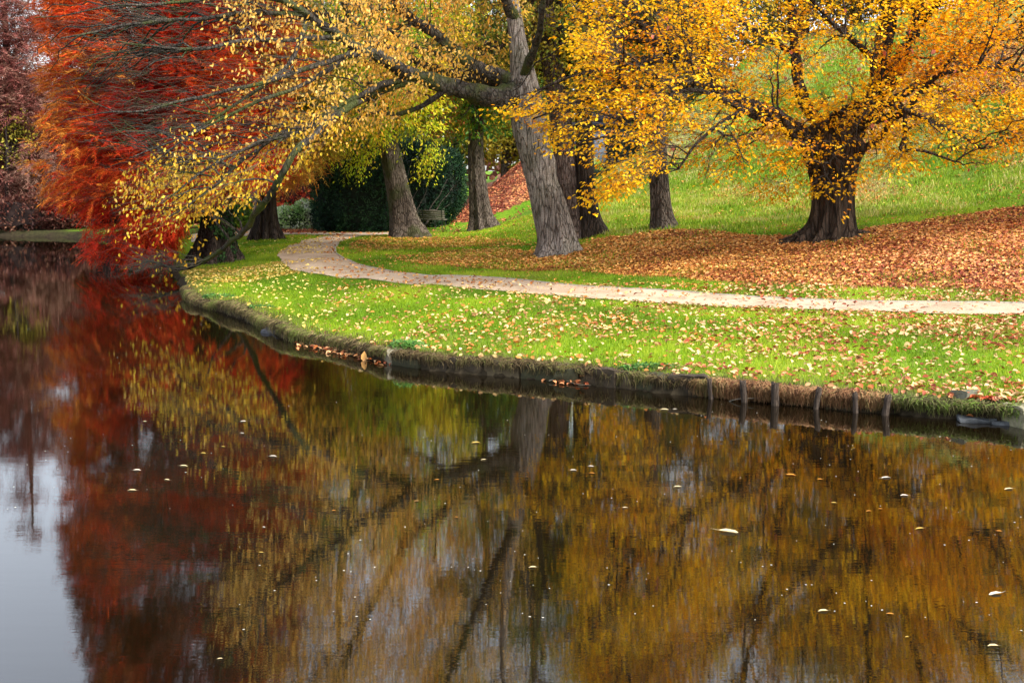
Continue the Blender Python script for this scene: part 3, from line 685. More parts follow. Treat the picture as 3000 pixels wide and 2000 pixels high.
# tan oval leaf standing on end at the shore
LF = lambda n_, V_, F_, c_, loc, lab, grp=None: None
def single_leaf(name, loc, ln, wd, rz, nm, ax, col, label, cat='leaf', group=None):
    mb = MB(); col = np.array(col)
    a = np.array([ax], float); n_ = np.array([nm], float)
    leaves(mb, np.array([-np.array(norm(a)[0]) * ln / 2]), a, n_, ln, wd, np.array([col]), fold=.16)
    V = np.concatenate(mb.v)
    st = -norm(a)[0] * ln / 2; sd_ = norm(np.cross(norm(a), n_))[0]
    m0 = len(V); w = ln * .02
    V2 = np.array([st + sd_ * w, st - sd_ * w, st - norm(a)[0] * ln * .3 + sd_ * ln * .06 + np.array([0, 0, ln * .04])])
    V = np.vstack([V, V2])
    o = mk(name, V, [np.concatenate(mb.f[4]), np.array([[m0, m0 + 1, m0 + 2]])], LITTER, None, np.vstack([np.concatenate(mb.c), np.repeat([col * .8], 3, 0)])); o.location = loc
    return tag(o, label, cat, group)
p_ = onwater(1067, 1056)
single_leaf('standing_leaf', (p_[0], p_[1], .07), .19, .11, 0, (0, -1, .05), (.05, 0, 1), (.62, .33, .10), 'tan oval leaf standing upright at the water edge left of the nettle clump')
# shore drift of wet leaves
def drift(name, px, n, w, cols, label, sz=.09):
    q = along(px, 100); i = rng.integers(0, 100, n); P = q[i] + rng.normal(0, 1, (n, 3)) * np.array([.08, w, 0]); P[:, 2] = .006 + rng.uniform(0, .035, n)
    P[:, 2] += np.maximum(np.where(sdist(P[:, 0], P[:, 1]) > 0, H(P[:, 0], P[:, 1]), 0), 0)
    nm = norm(rng.normal(0, .25, (n, 3)) + np.array([0, 0, 1.])); ax = norm(np.cross(nm, rng.normal(0, 1, (n, 3)))); mb = MB()
    s_ = sz * rng.uniform(.6, 1.3, n); leaves(mb, P - ax * s_[:, None] * .5, ax, nm, s_, s_ * .65, pal(P, cols, 3, .5, 3, .2), .25)
    tag(mb.build(name, LITTER, cols=True), label, 'fallen leaves', kind='stuff')
drift('wet_leaves', [(860,1008),(920,1016),(1000,1034),(1080,1050),(1140,1066)], 170, .16, [(.25,.07,.03), (.6,.3,.12), (.75,.5,.25), (.55,.14,.03)], 'wet leaves washed up against the left bank in front of the standing leaf')
drift('wet_leaves', [(1600,1117),(1680,1124),(1730,1130)], 30, .07, [(.45,.12,.05), (.6,.25,.1)], 'a few red wet leaves caught under the stone edging')
drift('wet_leaves', [(2822,1222),(2880,1226),(2940,1228),(2965,1230)], 60, .07, [(.35,.03,.015), (.58,.12,.04), (.62,.22,.07)], 'bright red wet leaves piled between the grey slabs and the bank')
# ---------------------------------------------------------------- floating leaves
Y_, PY, OR, WH, BR = (.72,.56,.14), (.86,.78,.52), (.72,.34,.06), (.82,.82,.78), (.5,.3,.12)
FL = [(303,1126,28,PY,'large pale yellow leaf on the left water, below two thin ones'),(315,1080,25,WH,'thin whitish leaf floating above the large pale one at left'),(422,1070,26,PY,'pale yellow twin tipped leaf left of centre under the orange reflection'),
(383,1102,20,PY,'narrow cream leaf between the left pair and the twin tipped leaf'),(333,968,11,PY,'tiny cream leaf high on the left water above the thin whitish leaf'),(467,1041,17,Y_,'small yellow leaf just above and right of the twin tipped leaf'),(513,1026,13,Y_,'tiny yellow leaf right of the small yellow leaf at left'),
(558,968,20,WH,'whitish leaf floating in the golden reflection at upper left'),(556,995,14,WH,'short pale leaf just under the whitish leaf at upper left'),(627,1048,25,WH,'long thin white leaf in the golden reflection'),(606,1211,11,WH,'small round white petal on the dark water left of centre'),
(599,1269,17,Y_,'bright yellow sliver below the round white petal'),(505,1513,18,PY,'lone pale yellow leaf near the bottom edge at left'),(1093,1017,29,Y_,'yellow green leaf on the green reflection below the lawn bank'),(1110,1056,18,PY,'cream leaf just under the yellow green leaf'),
(1048,1188,12,OR,'small curled tan leaf on the dark limb reflection'),(1003,1102,18,OR,'thin orange leaf left of the trunk reflection'),(957,1151,18,BR,'dull brown leaf below and left of the thin orange leaf'),(767,1173,14,OR,'faint orange leaf in the middle of the golden reflection'),
(1223,1303,26,PY,'cream leaf over the white sky reflection in the centre'),(1317,1080,22,WH,'left of the three leaves beside the trunk reflection, whitish'),(1357,1071,20,WH,'uppermost pale leaf of the three beside the trunk reflection'),(1359,1087,20,OR,'orange leaf, lowest of the three beside the trunk reflection'),
(1556,1118,25,PY,'pale leaf above the bright sky patch right of centre'),(1436,1166,18,PY,'dull thin leaf between the trunk reflection and the sky patch'),(1677,1222,74,PY,'largest cluster like yellow leaf floating right of centre'),(1817,1091,32,OR,'orange leaf under the right half of the stakes'),(1883,1101,17,OR,'short orange leaf right of the larger orange one'),
(2035,1097,34,WH,'white leaf with a long raised curling stalk'),(2077,1138,26,WH,'thin white leaf below the leaf with the curling stalk'),(1916,1155,20,Y_,'olive yellow leaf left of a pair of orange slivers'),(1995,1174,18,OR,'orange sliver on the dark trunk reflection at right'),(2022,1169,14,OR,'short orange leaf above the dark stem reflection at right'),
(2112,1214,30,Y_,'yellow leaf just right of the dark trunk reflection'),(2316,1123,32,PY,'cream leaf near the right edge under the shore rocks'),(2295,1220,20,OR,'orange curled leaf near the right edge at mid height'),(2285,1364,53,WH,'longest white leaf close to the right edge'),(2044,1410,24,OR,'golden leaf on the dark stem reflection near the bottom'),
(1890,1403,33,PY,'pale leaf at lower right, left of the golden one'),(2083,1463,14,Y_,'round bright yellow leaf near the bottom right'),(2280,1483,34,PY,'cream leaf low at the right edge'),(1525,941,30,PY,'pale leaf close under the stone edging at centre'),(1550,940,14,WH,'white leaf tip sticking up beside the pale leaf near the stone edging')]
for u, v, l, c, lab in FL:
    u *= 1.27551; v *= 1.27551; p_ = onwater(u, v); Y = p_[1]; ln = l * 1.2755 * Y / FPX * .95
    a = rng.uniform(-.35, .35) + (math.pi if rng.random() < .5 else 0)
    c = tuple(k_ * q_ for k_, q_ in zip(c, (.72, .62, .5))); ln *= .85
    o = single_leaf('floating_leaf', (p_[0], p_[1], .006), ln, ln * rng.uniform(.3, .42), 0, (rng.normal(0, .05), rng.normal(-.03, .02), 1), (math.cos(a), math.sin(a), rng.normal(0, .04)), c, lab, 'leaf', 'fallen leaves floating on the pond')
# pollen specks: far too many to count
n = 190; u = rng.uniform(0, 3000, n); v = rng.uniform(860, 1500, n); v = v + (u > 700) * 260 + rng.uniform(0, 120, n); Pw = np.array([np.append(onwater(a, b_), .004) for a, b_ in zip(u, v)])
mb = MB(); ax = norm(np.cross(np.array([0, 0, 1.]), rng.normal(0, 1, (n, 3)))); s_ = rng.uniform(.010, .024, n); leaves(mb, Pw, ax, np.repeat([[0, 0, 1.]], n, 0), s_, s_ * .7, np.repeat([[.6, .56, .45]], n, 0), .05)
tag(mb.build('floating_specks', LITTER, cols=True), 'tiny pale specks of seed and dust strewn over the dark water', 'specks', kind='stuff')
# ---------------------------------------------------------------- benches
WOOD = simple('weathered_bench_wood', (.17,.145,.11), .8, .4, 18, .3); IRON = simple('dark_iron', (.03,.032,.035), .5, .2, 10, .2, .6)
def bench(u, v, W_, rz, label, side=1):
    p_ = ground(u, v); t_ = thing('park_bench', (p_[0], p_[1], gz(p_[0], p_[1]) - .01), label, 'bench', 'wooden benches by the dark hedge', rz)
    sc = 1.0
    mb = MB()
    for k in range(5): mb.box((0, -.02 - .095 * k + .2, .44 + .004 * abs(k - 2)), (W_, .075, .032))
    mb.build('seat', WOOD, t_, world=False)
    mb = MB()
    for k in range(4): mb.box((0, .27 + .022 * k, .53 + .1 * k), (W_, .03, .078), rx=-.2)
    mb.build('backrest', WOOD, t_, world=False)
    for s_ in (-1, 1):
        x = s_ * (W_ / 2 - .12)
        f = np.array([[(x, -.24, .42), (x, -.26, .3), (x, -.22, .12), (x, -.32, .0)], [(x, .24, .45), (x, .2, .3), (x, .24, .12), (x, .36, .0)], [(x, -.26, .42), (x, -.1, .38), (x, .1, .38), (x, .26, .44)], [(x, .24, .44), (x, .29, .6), (x, .33, .75), (x, .37, .88)]], float)
        f = np.array([smoothline(a_, 8) for a_ in f])
        V, F = tubes(f, np.full((4, 8), .02), 6); mk('leg_frame', V, [F], IRON, t_, world=False)
        a_ = smoothline([(x, -.26, .42), (x, -.3, .56), (x, -.2, .64), (x, 0, .62), (x, .15, .67), (x, .31, .66)], 14)
        b2_ = smoothline([(x, -.2, .5), (x, -.1, .56), (x, .02, .5), (x, .1, .56), (x, .2, .5), (x, .1, .46), (x, 0, .48)], 14)
        V, F = tubes(np.array([a_, b2_]), np.full((2, 14), .016), 6); mk('armrest', V, [F], IRON, t_, world=False)
    return t_
bench(1272, 671, 1.15, math.radians(168), 'right hand slatted bench seen from its back beside the leafy slope')
bench(1228, 669, 1.7, math.radians(10), 'slatted bench half hidden behind the leaning ivy footed trunk')
p_ = ground(925, 672); t_ = thing('bench', p_, 'pale low seat with a grey figure poking out left of the dark hedge', 'seat')
mb = MB(); rockbox(mb, p_ + np.array([0, 0, .26]), (.75, .4, .09), 0, None, .01, 5); mb.build('slab', simple('pale_stone', (.42,.38,.32), .9, .3, 10, .2), t_, smooth=True)
mb = MB(); rockbox(mb, p_ + np.array([.05, .05, .1]), (.4, .3, .26), 0, None, .01, 5); mb.build('plinth', simple('dark_stone', (.13,.12,.12), .9, .3, 10, .2), t_, smooth=True)
mb = MB(); rockbox(mb, p_ + np.array([.08, .05, .45]), (.26, .22, .32), .4, None, .05, 7); mb.build('figure', simple('grey_stone', (.24,.22,.24), .9, .3, 10, .2), t_, smooth=True)
# ================================================================== TREES
EXPOSURE = 1.58
ONLY = None
def limb_parts(t_, lines, mat, name='limb', nS=10):
    nodes = []; rr = []
    for q in lines:
        r = q[:, 3] * (1 + .25 * (vnoise(q[:, :3], 3, 5) - .5))
        V, F = tubes(q[None, :, :3], r[None], nS)
        V = V + (np.stack([vnoise(V, 5, k) for k in range(3)], -1) - .5) * np.repeat(r, nS)[:, None] * .5
        mk(name, V, [F], mat, t_, smooth=True)
        nodes.append(q[:, :3]); rr.append(q[:, 3])
    return np.concatenate(nodes), np.concatenate(rr)
def sample_px(poly, n, Yf, sig, thr, sc, seed, dens=None, zmin=None, zmax=None):
    """points of a crown: outline read off the photograph, real depth round the tree"""
    xs = [p[0] for p in poly]; ys = [p[1] for p in poly]; out = []; tot = 0
    while tot < n:
        u = rng.uniform(min(xs), max(xs), n * 2); v = rng.uniform(min(ys), max(ys), n * 2)
        k = inpoly(u, v, poly); u, v = u[k], v[k]
        Y = Yf(u, v) + np.clip(rng.normal(0, 1, len(u)), -2.2, 2.2) * sig
        P = at_v(u, v, Y)
        k = fbm(P, sc, seed, 2) + rng.normal(0, .04, len(P)) > thr
        if dens is not None: k &= rng.uniform(size=len(P)) < dens(u, v)
        if zmin is not None: k &= P[:, 2] > zmin
        P = P[k]; out.append(P); tot += len(P)
    return np.concatenate(out)[:n]
def finish(t_, tubesets, twigmat, mat_b=None):
    for nm, sets, mt in tubesets:
        mb = MB()
        for P, R, nS in sets:
            V, F = tubes(P, R, nS); mb.add(V, F)
        mb.build(nm, mt, t_)
# ---------------------------------------------------------------- the leaning tree in the middle
b0 = ground(1640, 742); YC = b0[1]
t_ = thing('leaning_tree', b0, 'big grey leaning tree in the middle with mossy limbs and yellow leaves reaching left', 'tree')
tp = [(1636,752,58),(1628,690,53),(1612,620,50),(1590,540,46),(1570,470,44),(1553,390,43),(1543,320,44),(1535,260,44),(1530,215,36),(1520,150,27),(1508,60,22),(1490,-80,17),(1475,-260,12),(1470,-450,8)]
line = np.array([at(u, v, YC) for u, v, r in tp]); rad = np.array([r * YC / FPX for u, v, r in tp])
def knots(A, HH, r):
    r = r + .10 * np.exp(-((HH - 2.75) / .35) ** 2) * np.exp(-((np.cos(A) + .8) / .6) ** 2)
    r = r - .06 * np.exp(-((HH - 2.2) / .3) ** 2) * np.exp(-((np.cos(A) + .8) / .6) ** 2)
    return r + .07 * np.exp(-((HH - 3.9) / .5) ** 2) * (np.sin(A * 2) > 0)
V, F, TP, TR = trunkmesh(line, rad, flute=.035, nfl=6, flare=.42, fh=.3, nS=56, nK=130, rough=.16, seed=4, extra=knots)
trk = mk('trunk', V, F, BARK_GREY, t_, smooth=True)
limbs = limbs_px([
 [(1535,255,0,34),(1490,283,-.3,34),(1440,285,-.6,29),(1350,262,-1.2,25),(1260,235,-1.8,22),(1180,205,-2.3,20),(1100,160,-2.8,17),(1040,138,-3.1,15),(980,95,-3.4,13),(900,40,-3.8,12),(830,0,-4.2,10),(740,-60,-4.6,8),(600,-130,-5,6)],
 [(1530,250,.1,30),(1480,232,-.1,25),(1400,200,-.2,20),(1330,150,-.2,18),(1270,95,-.2,17),(1225,70,-.3,17),(1190,40,-.4,15),(1165,0,-.5,14),(1100,-120,-.8,11),(1000,-300,-1,8),(930,-450,-1,5)],
 [(1480,250,.6,22),(1400,228,.7,16),(1320,215,.8,13),(1240,190,.9,11),(1180,160,1,9),(1100,120,1.1,8),(1000,60,1.2,6),(900,30,1.3,4)],
 [(1225,232,-2,12),(1160,250,-2.2,11),(1090,280,-2.4,11),(1020,315,-3.6,11),(965,355,-4.4,11),(915,400,-5,10.5),(870,440,-5.4,10),(835,500,-5.5,10),(800,560,-5.2,9.5),(765,612,-4.4,9),(730,655,-3.2,8.5),(690,700,-1.6,7.5),(640,735,-.8,7),(570,770,-.2,6.5),(512,787,0,6),(470,778,0,4.5),(430,764,0,3)],
 [(1200,232,-2,10),(1120,248,-2.6,9),(1040,290,-3.2,8),(960,330,-3.6,7),(880,385,-4,6),(800,410,-4.3,5),(720,430,-4.6,4.5),(640,470,-5,4),(560,530,-5.3,3),(480,590,-5.6,2)],
 [(1090,155,-2.8,9),(1010,165,-3.4,8),(940,190,-4,7.5),(860,212,-4.5,7),(780,240,-5,6),(700,262,-5.3,5.5),(600,285,-5.7,5),(500,300,-6,4),(400,325,-6.2,3),(300,335,-6.3,2),(190,350,-6.4,1.3)],
 [(1000,110,-3.3,8),(920,112,-3.8,7),(840,118,-4.2,6.5),(760,118,-4.6,6),(680,128,-5,5.5),(600,140,-5.2,5),(500,138,-5.5,4),(420,130,-5.7,3),(330,118,-6,2)],
 [(900,45,-3.8,8),(800,40,-4.2,7),(700,42,-4.6,6),(600,52,-5,5.5),(500,58,-5.3,5),(420,68,-5.6,4.5),(340,80,-5.8,4),(260,98,-6,3),(180,115,-6.2,2)],
 [(830,2,-4.2,7),(740,-8,-4.6,6),(640,-5,-5,5),(540,5,-5.2,4),(440,12,-5.5,4),(340,20,-5.8,3),(240,35,-6,2),(100,60,-6.3,1.2)],
 [(960,355,-3,7),(890,372,-3.5,6.5),(820,395,-3.9,6),(750,440,-4.1,5.5),(690,480,-4.3,5),(630,540,-4.5,4),(560,600,-4.7,3),(490,640,-4.8,2)],
 [(1040,140,-3,8),(985,190,-3.6,7),(930,225,-4,6.5),(860,262,-4.4,6),(780,290,-4.8,5),(690,330,-5.1,4.5),(590,375,-5.4,4),(490,415,-5.7,3),(390,455,-5.9,2)],
 [(900,45,-3.6,8),(880,120,-4.1,7),(850,180,-4.4,6),(800,230,-4.7,5),(720,290,-5,4.5),(640,340,-5.2,4),(540,400,-5.4,3),(450,480,-5.6,2)],
 [(1305,262,-1.6,8),(1270,290,-1.6,8),(1220,318,-1.6,7.5),(1160,335,-1.6,7),(1100,330,-1.6,5),(1050,345,-1.7,4),(980,400,-1.8,3)],
 [(1345,205,.3,8),(1290,160,.6,7),(1200,130,1,6),(1100,60,1.4,5),(1000,-20,1.8,4),(900,-120,2,3)],
 [(1510,60,0,18),(1450,-60,-.8,14),(1380,-220,-1.6,10),(1300,-400,-2.2,7),(1240,-560,-2.4,4)],
 [(1500,0,0,16),(1540,-120,.6,12),(1570,-280,1.4,8),(1600,-430,2,5)],
 [(1490,-80,0,12),(1400,-260,1.5,9),(1280,-480,2.6,6),(1180,-640,3.2,4)],
 [(1530,240,0,16),(1560,150,-1,12),(1590,40,-2.2,9),(1610,-120,-3,6)],
 [(740,-60,-4.6,7),(650,-200,-5,5),(560,-320,-5.2,4)],
 [(1000,-300,-1,7),(860,-420,-1.5,5),(760,-520,-2,4)],
], YC)
nodes, nr = limb_parts(t_, limbs, LIMB_MOSS)
nodes = np.vstack([nodes, TP[60:]]); nr = np.concatenate([nr, TR[60:] * .7])
anchor = at(1500, 230, YC)
Yf = lambda u, v: YC - 4.4 * sstep(1450, 700, u) + .7 + (v < -150) * 1.5
MASK_T = [(110,340),(100,60),(200,-100),(420,-350),(800,-780),(1150,-880),(1500,-800),(1660,-400),(1640,0),(1575,60),(1560,170),(1450,200),(1380,235),(1250,250),(1180,325),(1050,415),(950,450),(880,490),(820,545),(740,590),(680,640),(600,660),(480,690),(330,690),(290,560),(300,470),(200,400)]
LEAFP = [(330,695),(300,560),(370,470),(470,350),(560,240),(600,150),(560,0),(520,-250),(800,-760),(1100,-860),(1480,-780),(1600,-400),(1570,100),(1560,180),(1450,215),(1380,245),(1250,262),(1180,325),(1050,415),(950,450),(880,490),(820,545),(740,590),(680,640),(600,655),(480,690)]
T1 = sample_px(MASK_T, 260, Yf, 1.6, .40, .45, 3)
T2 = sample_px(MASK_T, 900, Yf, 1.7, .43, .55, 3)
bt = grow(nodes, nr, anchor, [(T1, .032, .008, .12, 8, 5), (T2, .008, .0025, .05, 7, 3)])
n2 = np.vstack([nodes] + [b[0][:, 2:].reshape(-1, 3) for b in bt]); r2 = np.concatenate([nr] + [b[1][:, 2:].ravel() for b in bt])
dn = lambda u, v: np.where(v > 100, 1, .9) * np.interp(u, [300, 420, 620, 800, 1000, 1300, 1420, 1560], [.35, .42, .42, .55, .75, .85, .35, .35]) * np.where(v > -20, 1.0, 1.5) * np.where((v < 430) & (u < 640) & (v > -20), .45, 1)
T3 = sample_px(LEAFP, 2450, Yf, 1.7, .50, .9, 3, dn)
b3 = grow(n2, r2, anchor, [(T3, .006, .0025, -.05, 6, 3)])
TB = sample_px([(110,340),(100,60),(200,-100),(560,-200),(1500,-200),(1580,150),(1400,235),(1000,330),(700,500),(420,560),(200,400)], 1000, Yf, 1.8, .42, .8, 3)
b4 = grow(n2, r2, anchor, [(TB, .004, .0015, -.02, 6, 3)])
finish(t_, [('branches', bt, LIMB_MOSS), ('twigs', b3 + b4, TWIG)], TWIG)
mb = MB()
C_PALE = [(.82,.40,.05), (.92,.54,.11), (.95,.64,.18), (.93,.58,.06)]
C_YEL = [(.82,.42,.02), (.90,.54,.03), (.86,.60,.05)]
def outc(P, c):
    u, v = proj(P); k = (rng.uniform(size=len(P)) < sstep(250, 480, v) * .8)
    return np.where(k[:, None], pal(P, C_YEL, .8, .4, 9, .14), c)
spray_leaves(mb, b3[0][0], 'hang', 12, .110, .058, C_PALE, 5, .7, .35, outc, .34)
# the few leaves on the drooping tip by the shore
tipn = limbs[3][-26:, :3]; k = rng.integers(0, len(tipn), 60); Pt = tipn[k] + rng.normal(0, .28, (60, 3)) + np.array([-.9, 0, .1])
leaves(mb, Pt, norm(rng.normal(0, .5, (60, 3)) + np.array([0, 0, -1.])), norm(rng.normal(0, 1, (60, 3))), .13, .07, pal(Pt, C_YEL, 1, .4, 3, .12))
mb.build('leaf_crown', LEAF, t_, cols=True)
# bare twiglets of the drooping limb
Tt = at_v(rng.uniform(330, 520, 34), rng.uniform(720, 790, 34), YC + rng.normal(0, .5, 34) - .2); Tt[:, 2] = np.maximum(Tt[:, 2], .12)
bb = grow(limbs[3][-40:, :3], limbs[3][-40:, 3], limbs[3][-50, :3], [(Tt, .012, .004, -.1, 8, 4)])
Tt2 = np.repeat(Tt, 4, 0) + rng.normal(0, .25, (136, 3)); Tt2[:, 2] = np.maximum(Tt2[:, 2], .08)
bb2 = grow(bb[0][0].reshape(-1, 3), bb[0][1].ravel(), limbs[3][-50, :3], [(Tt2, .005, .002, -.05, 6, 3)])
finish(t_, [('drooping_twigs', bb + bb2, TWIG)], TWIG)
# ---------------------------------------------------------------- the golden tree at the right
b0 = ground(2428, 702); YR = b0[1] + .3
t_ = thing('golden_tree', b0, 'golden orange tree at right with a short thick fluted dark trunk', 'tree')
tp = [(2428,712,68),(2436,670,62),(2440,620,58),(2440,570,58),(2440,520,63),(2440,480,72),(2442,440,86),(2446,405,82),(2455,370,60)]
line = np.array([at(u, v, YR) for u, v, r in tp]); rad = np.array([r * YR / FPX for u, v, r in tp])
V, F, TP, TR = trunkmesh(line, rad, flute=.10, nfl=9, flare=.42, fh=.33, nS=110, nK=90, rough=.08, seed=2, twist=.12)
mk('trunk', V, F, BARK_BEECH, t_, smooth=True)
rt = []
for a, l_ in ((3.3, 1.5), (2.8, 1.2), (-.35, 1.1), (-.9, .8), (-1.7, .8), (-2.4, .9), (4.2, .8)):
    pts = []
    for s_ in np.linspace(0, 1, 6):
        d_ = .45 + s_ * l_ * .8; x = b0[0] + math.cos(a + .25 * math.sin(3 * s_)) * d_; y = YR + math.sin(a) * d_ * .8
        pts.append([x, y, gz(x, y) + .16 * (1 - s_) ** 2 - .02, .13 * (1 - s_) + .03])
    rt.append(smoothline(pts, 16))
for q in rt:
    V, F = tubes(q[None, :, :3], q[None, :, 3], 8); mk('root', V, [F], BARK_BEECH, t_, smooth=True)
limbs = limbs_px([
 [(2405,450,0,34),(2370,420,-.2,30),(2330,385,-.4,27),(2280,345,-.6,24),(2220,320,-.8,22),(2170,300,-1,20),(2100,255,-1.2,19),(2050,215,-1.4,17),(1990,175,-1.6,15),(1930,130,-1.8,13),(1880,80,-2,12),(1840,20,-2.2,10),(1780,-80,-2.5,8),(1700,-220,-2.8,6)],
 [(2470,430,.1,44),(2505,370,.2,36),(2545,320,.3,31),(2570,260,.3,30),(2580,190,.3,27),(2592,110,.3,24),(2605,30,.3,22),(2612,-80,.3,18),(2640,-260,.3,13),(2650,-450,.3,8),(2640,-640,.3,5)],
 [(2560,290,.3,26),(2610,230,.1,24),(2650,150,0,22),(2680,85,0,20),(2695,20,-.1,18),(2725,-100,-.2,14),(2790,-280,-.3,10),(2860,-450,-.4,6)],
 [(2440,410,.3,30),(2400,360,.6,22),(2360,310,.8,18),(2338,240,1,17),(2330,160,1.1,15),(2326,80,1.2,14),(2318,0,1.3,12),(2290,-160,1.5,9),(2250,-350,1.7,6),(2230,-520,1.8,4)],
 [(2425,410,-.3,20),(2440,350,-.8,14),(2480,320,-1.3,11),(2560,300,-1.8,9),(2640,315,-2.2,8),(2720,350,-2.4,6),(2800,400,-2.5,4),(2880,440,-2.6,3)],
 [(2500,380,-.2,18),(2560,350,-.8,13),(2640,335,-1.4,10),(2700,270,-1.8,8),(2760,215,-2.2,7),(2860,200,-2.4,6),(2990,215,-2.6,5),(3120,260,-2.6,3)],
 [(2540,330,0,16),(2620,290,.3,12),(2700,240,.5,10),(2720,215,.6,9),(2800,160,.8,7),(2900,110,1,6),(3050,80,1.2,5),(3200,90,1.2,3)],
 [(2490,440,-.4,14),(2560,420,-1,10),(2640,330,-1.6,7),(2650,400,-1.8,6),(2640,440,-1.8,5),(2700,445,-2,4),(2800,480,-2.1,3)],
 [(2400,440,-.5,16),(2340,420,-1.2,12),(2280,330,-1.9,9),(2200,320,-2.4,8),(2130,345,-2.8,6),(2080,390,-3,5),(2040,430,-3.1,4),(2000,490,-3.2,3)],
 [(2320,385,-.8,13),(2230,350,-1.8,10),(2120,290,-2.6,8),(2000,270,-3.2,6),(1900,310,-3.5,5),(1800,380,-3.6,4),(1700,420,-3.6,3)],
 [(2100,255,-1.2,12),(2000,240,-2.2,9),(1900,250,-3,7),(1800,270,-3.5,5),(1700,300,-3.6,4),(1560,340,-3.6,2.5)],
 [(1990,175,-1.6,11),(1900,180,-2.4,8),(1800,200,-3,6),(1680,230,-3.4,4),(1560,260,-3.5,3),(1440,300,-3.5,2)],
 [(1930,130,-1.8,10),(1840,110,-2.2,7),(1740,110,-2.6,5),(1640,130,-2.8,4)],
 [(2330,160,1.1,9),(2240,110,1.6,7),(2140,40,2,6),(2040,-60,2.2,4)],
 [(2580,190,.3,12),(2500,120,-1,9),(2420,40,-2,7),(2300,-60,-2.6,5),(2180,-120,-3,3)],
 [(2605,30,.3,12),(2500,-120,1.6,9),(2380,-300,2.6,6),(2280,-460,3,4)],
 [(2680,85,0,11),(2780,-20,-1,8),(2900,-120,-1.8,6),(3050,-200,-2.2,4)],
 [(2725,-100,0,9),(2850,-180,1.5,7),(3000,-300,2.4,5)],
 [(1840,20,-2.2,8),(1760,-60,-3,6),(1680,-120,-3.4,4)],
 [(1780,-80,-2.5,7),(1860,-260,-2.4,5),(1920,-420,-2.2,4)],
 [(2290,-160,1.5,8),(2150,-300,2,6),(2020,-420,2.2,4)],
], YR)
nodes, nr = limb_parts(t_, limbs, BARK_DARK)
anchor = at(2445, 400, YR)
MASK = [(1395,325),(1480,282),(1600,262),(1665,190),(1650,60),(1640,-60),(1650,-420),(1950,-780),(2500,-930),(3050,-720),(3500,-260),(3620,200),(3500,430),(3300,500),(3150,460),(3000,450),(2900,500),(2760,490),(2660,545),(2570,520),(2520,585),(2420,590),(2350,560),(2290,620),(2230,585),(2160,540),(2080,555),(2010,515),(1950,440),(1880,535),(1800,590),(1735,620),(1690,585),(1750,500),(1690,455),(1620,465),(1560,430),(1600,390),(1500,345)]
Yf = lambda u, v: YR - 2.6 * sstep(2450, 1700, u) - .6 - .8 * (u > 2500) + (v < -100) * 1.6
dn = lambda u, v: np.interp(u, [1400, 1900, 2150, 2450, 2600, 2800, 3300], [.85, .95, .68, .55, .72, .95, 1]) * np.where(v > 480, np.where(u < 2000, 1, .6), 1) * np.where(v < -60, .85, 1) * np.where((v < 330) & (u > 2050) & (v > -60), 1.35, 1)
T1 = sample_px(MASK, 330, Yf, 1.5, .40, .5, 8)
T2 = sample_px(MASK, 1500, Yf, 1.6, .43, .6, 8)
bt = grow(nodes, nr, anchor, [(T1, .032, .009, .14, 8, 5), (T2, .010, .0035, .08, 7, 3)])
n2 = np.vstack([nodes] + [b[0][:, 2:].reshape(-1, 3) for b in bt]); r2 = np.concatenate([nr] + [b[1][:, 2:].ravel() for b in bt])
T3 = sample_px(MASK, 6500, Yf, 1.6, .485, .95, 8, dn)
b3 = grow(n2, r2, anchor, [(T3, .006, .0025, .06, 6, 3)])
TB = sample_px([(1900,-60),(2700,-60),(3000,100),(2900,400),(2500,560),(2250,560),(1900,300)], 1100, Yf, 1.6, .4, .8, 5)
TB2 = TB + np.array([0, 0, -1.]) * rng.uniform(.2, .9, (len(TB), 1))
b4 = grow(n2, r2, anchor, [(TB2, .005, .002, .05, 7, 3)])
finish(t_, [('branches', bt, BARK_DARK), ('twigs', b3 + b4, TWIG_DARK)], TWIG)
mb = MB()
C_GOLD = [(.72,.27,.006), (.90,.45,.006), (.97,.58,.010), (.97,.66,.02), (.92,.50,.008)]
spray_leaves(mb, b3[0][0], 'flat', 14, .09, .062, C_GOLD, 15, .6, .3, None, .30)
st = np.array([at(u, v, YR - 2.3) for u, v in [(2520,470),(2508,530),(2492,580),(2470,625),(2462,655)]]); st = smoothline(st, 14)
V, F = tubes(st[None], np.full((1, 14), .004), 4); mk('hanging_twig', V, [F], TWIG_DARK, t_)
k_ = rng.integers(2, 14, 20); Pl = st[k_] + rng.normal(0, .07, (20, 3)); leaves(mb, Pl, norm(rng.normal(0, .5, (20, 3)) + np.array([.8, -.2, -.4])), norm(rng.normal(0, .4, (20, 3)) + np.array([0, -.4, 1.])), .11, .075, pal(Pl, C_GOLD, 1, .3, 3, .1))
red = TB2[rng.choice(len(TB2), 60)]; leaves(mb, red, norm(rng.normal(0, .6, (60, 3)) + np.array([0, 0, -.8])), norm(rng.normal(0, 1, (60, 3))), .13, .09, pal(red, [(.55,.12,.05), (.66,.22,.16)], 1, .4, 2, .15))
mb.build('leaf_crown', LEAF, t_, cols=True)

TWIG_RED = simple('reddish_twig', (.14, .05, .03), .9, 0, 6, .4)
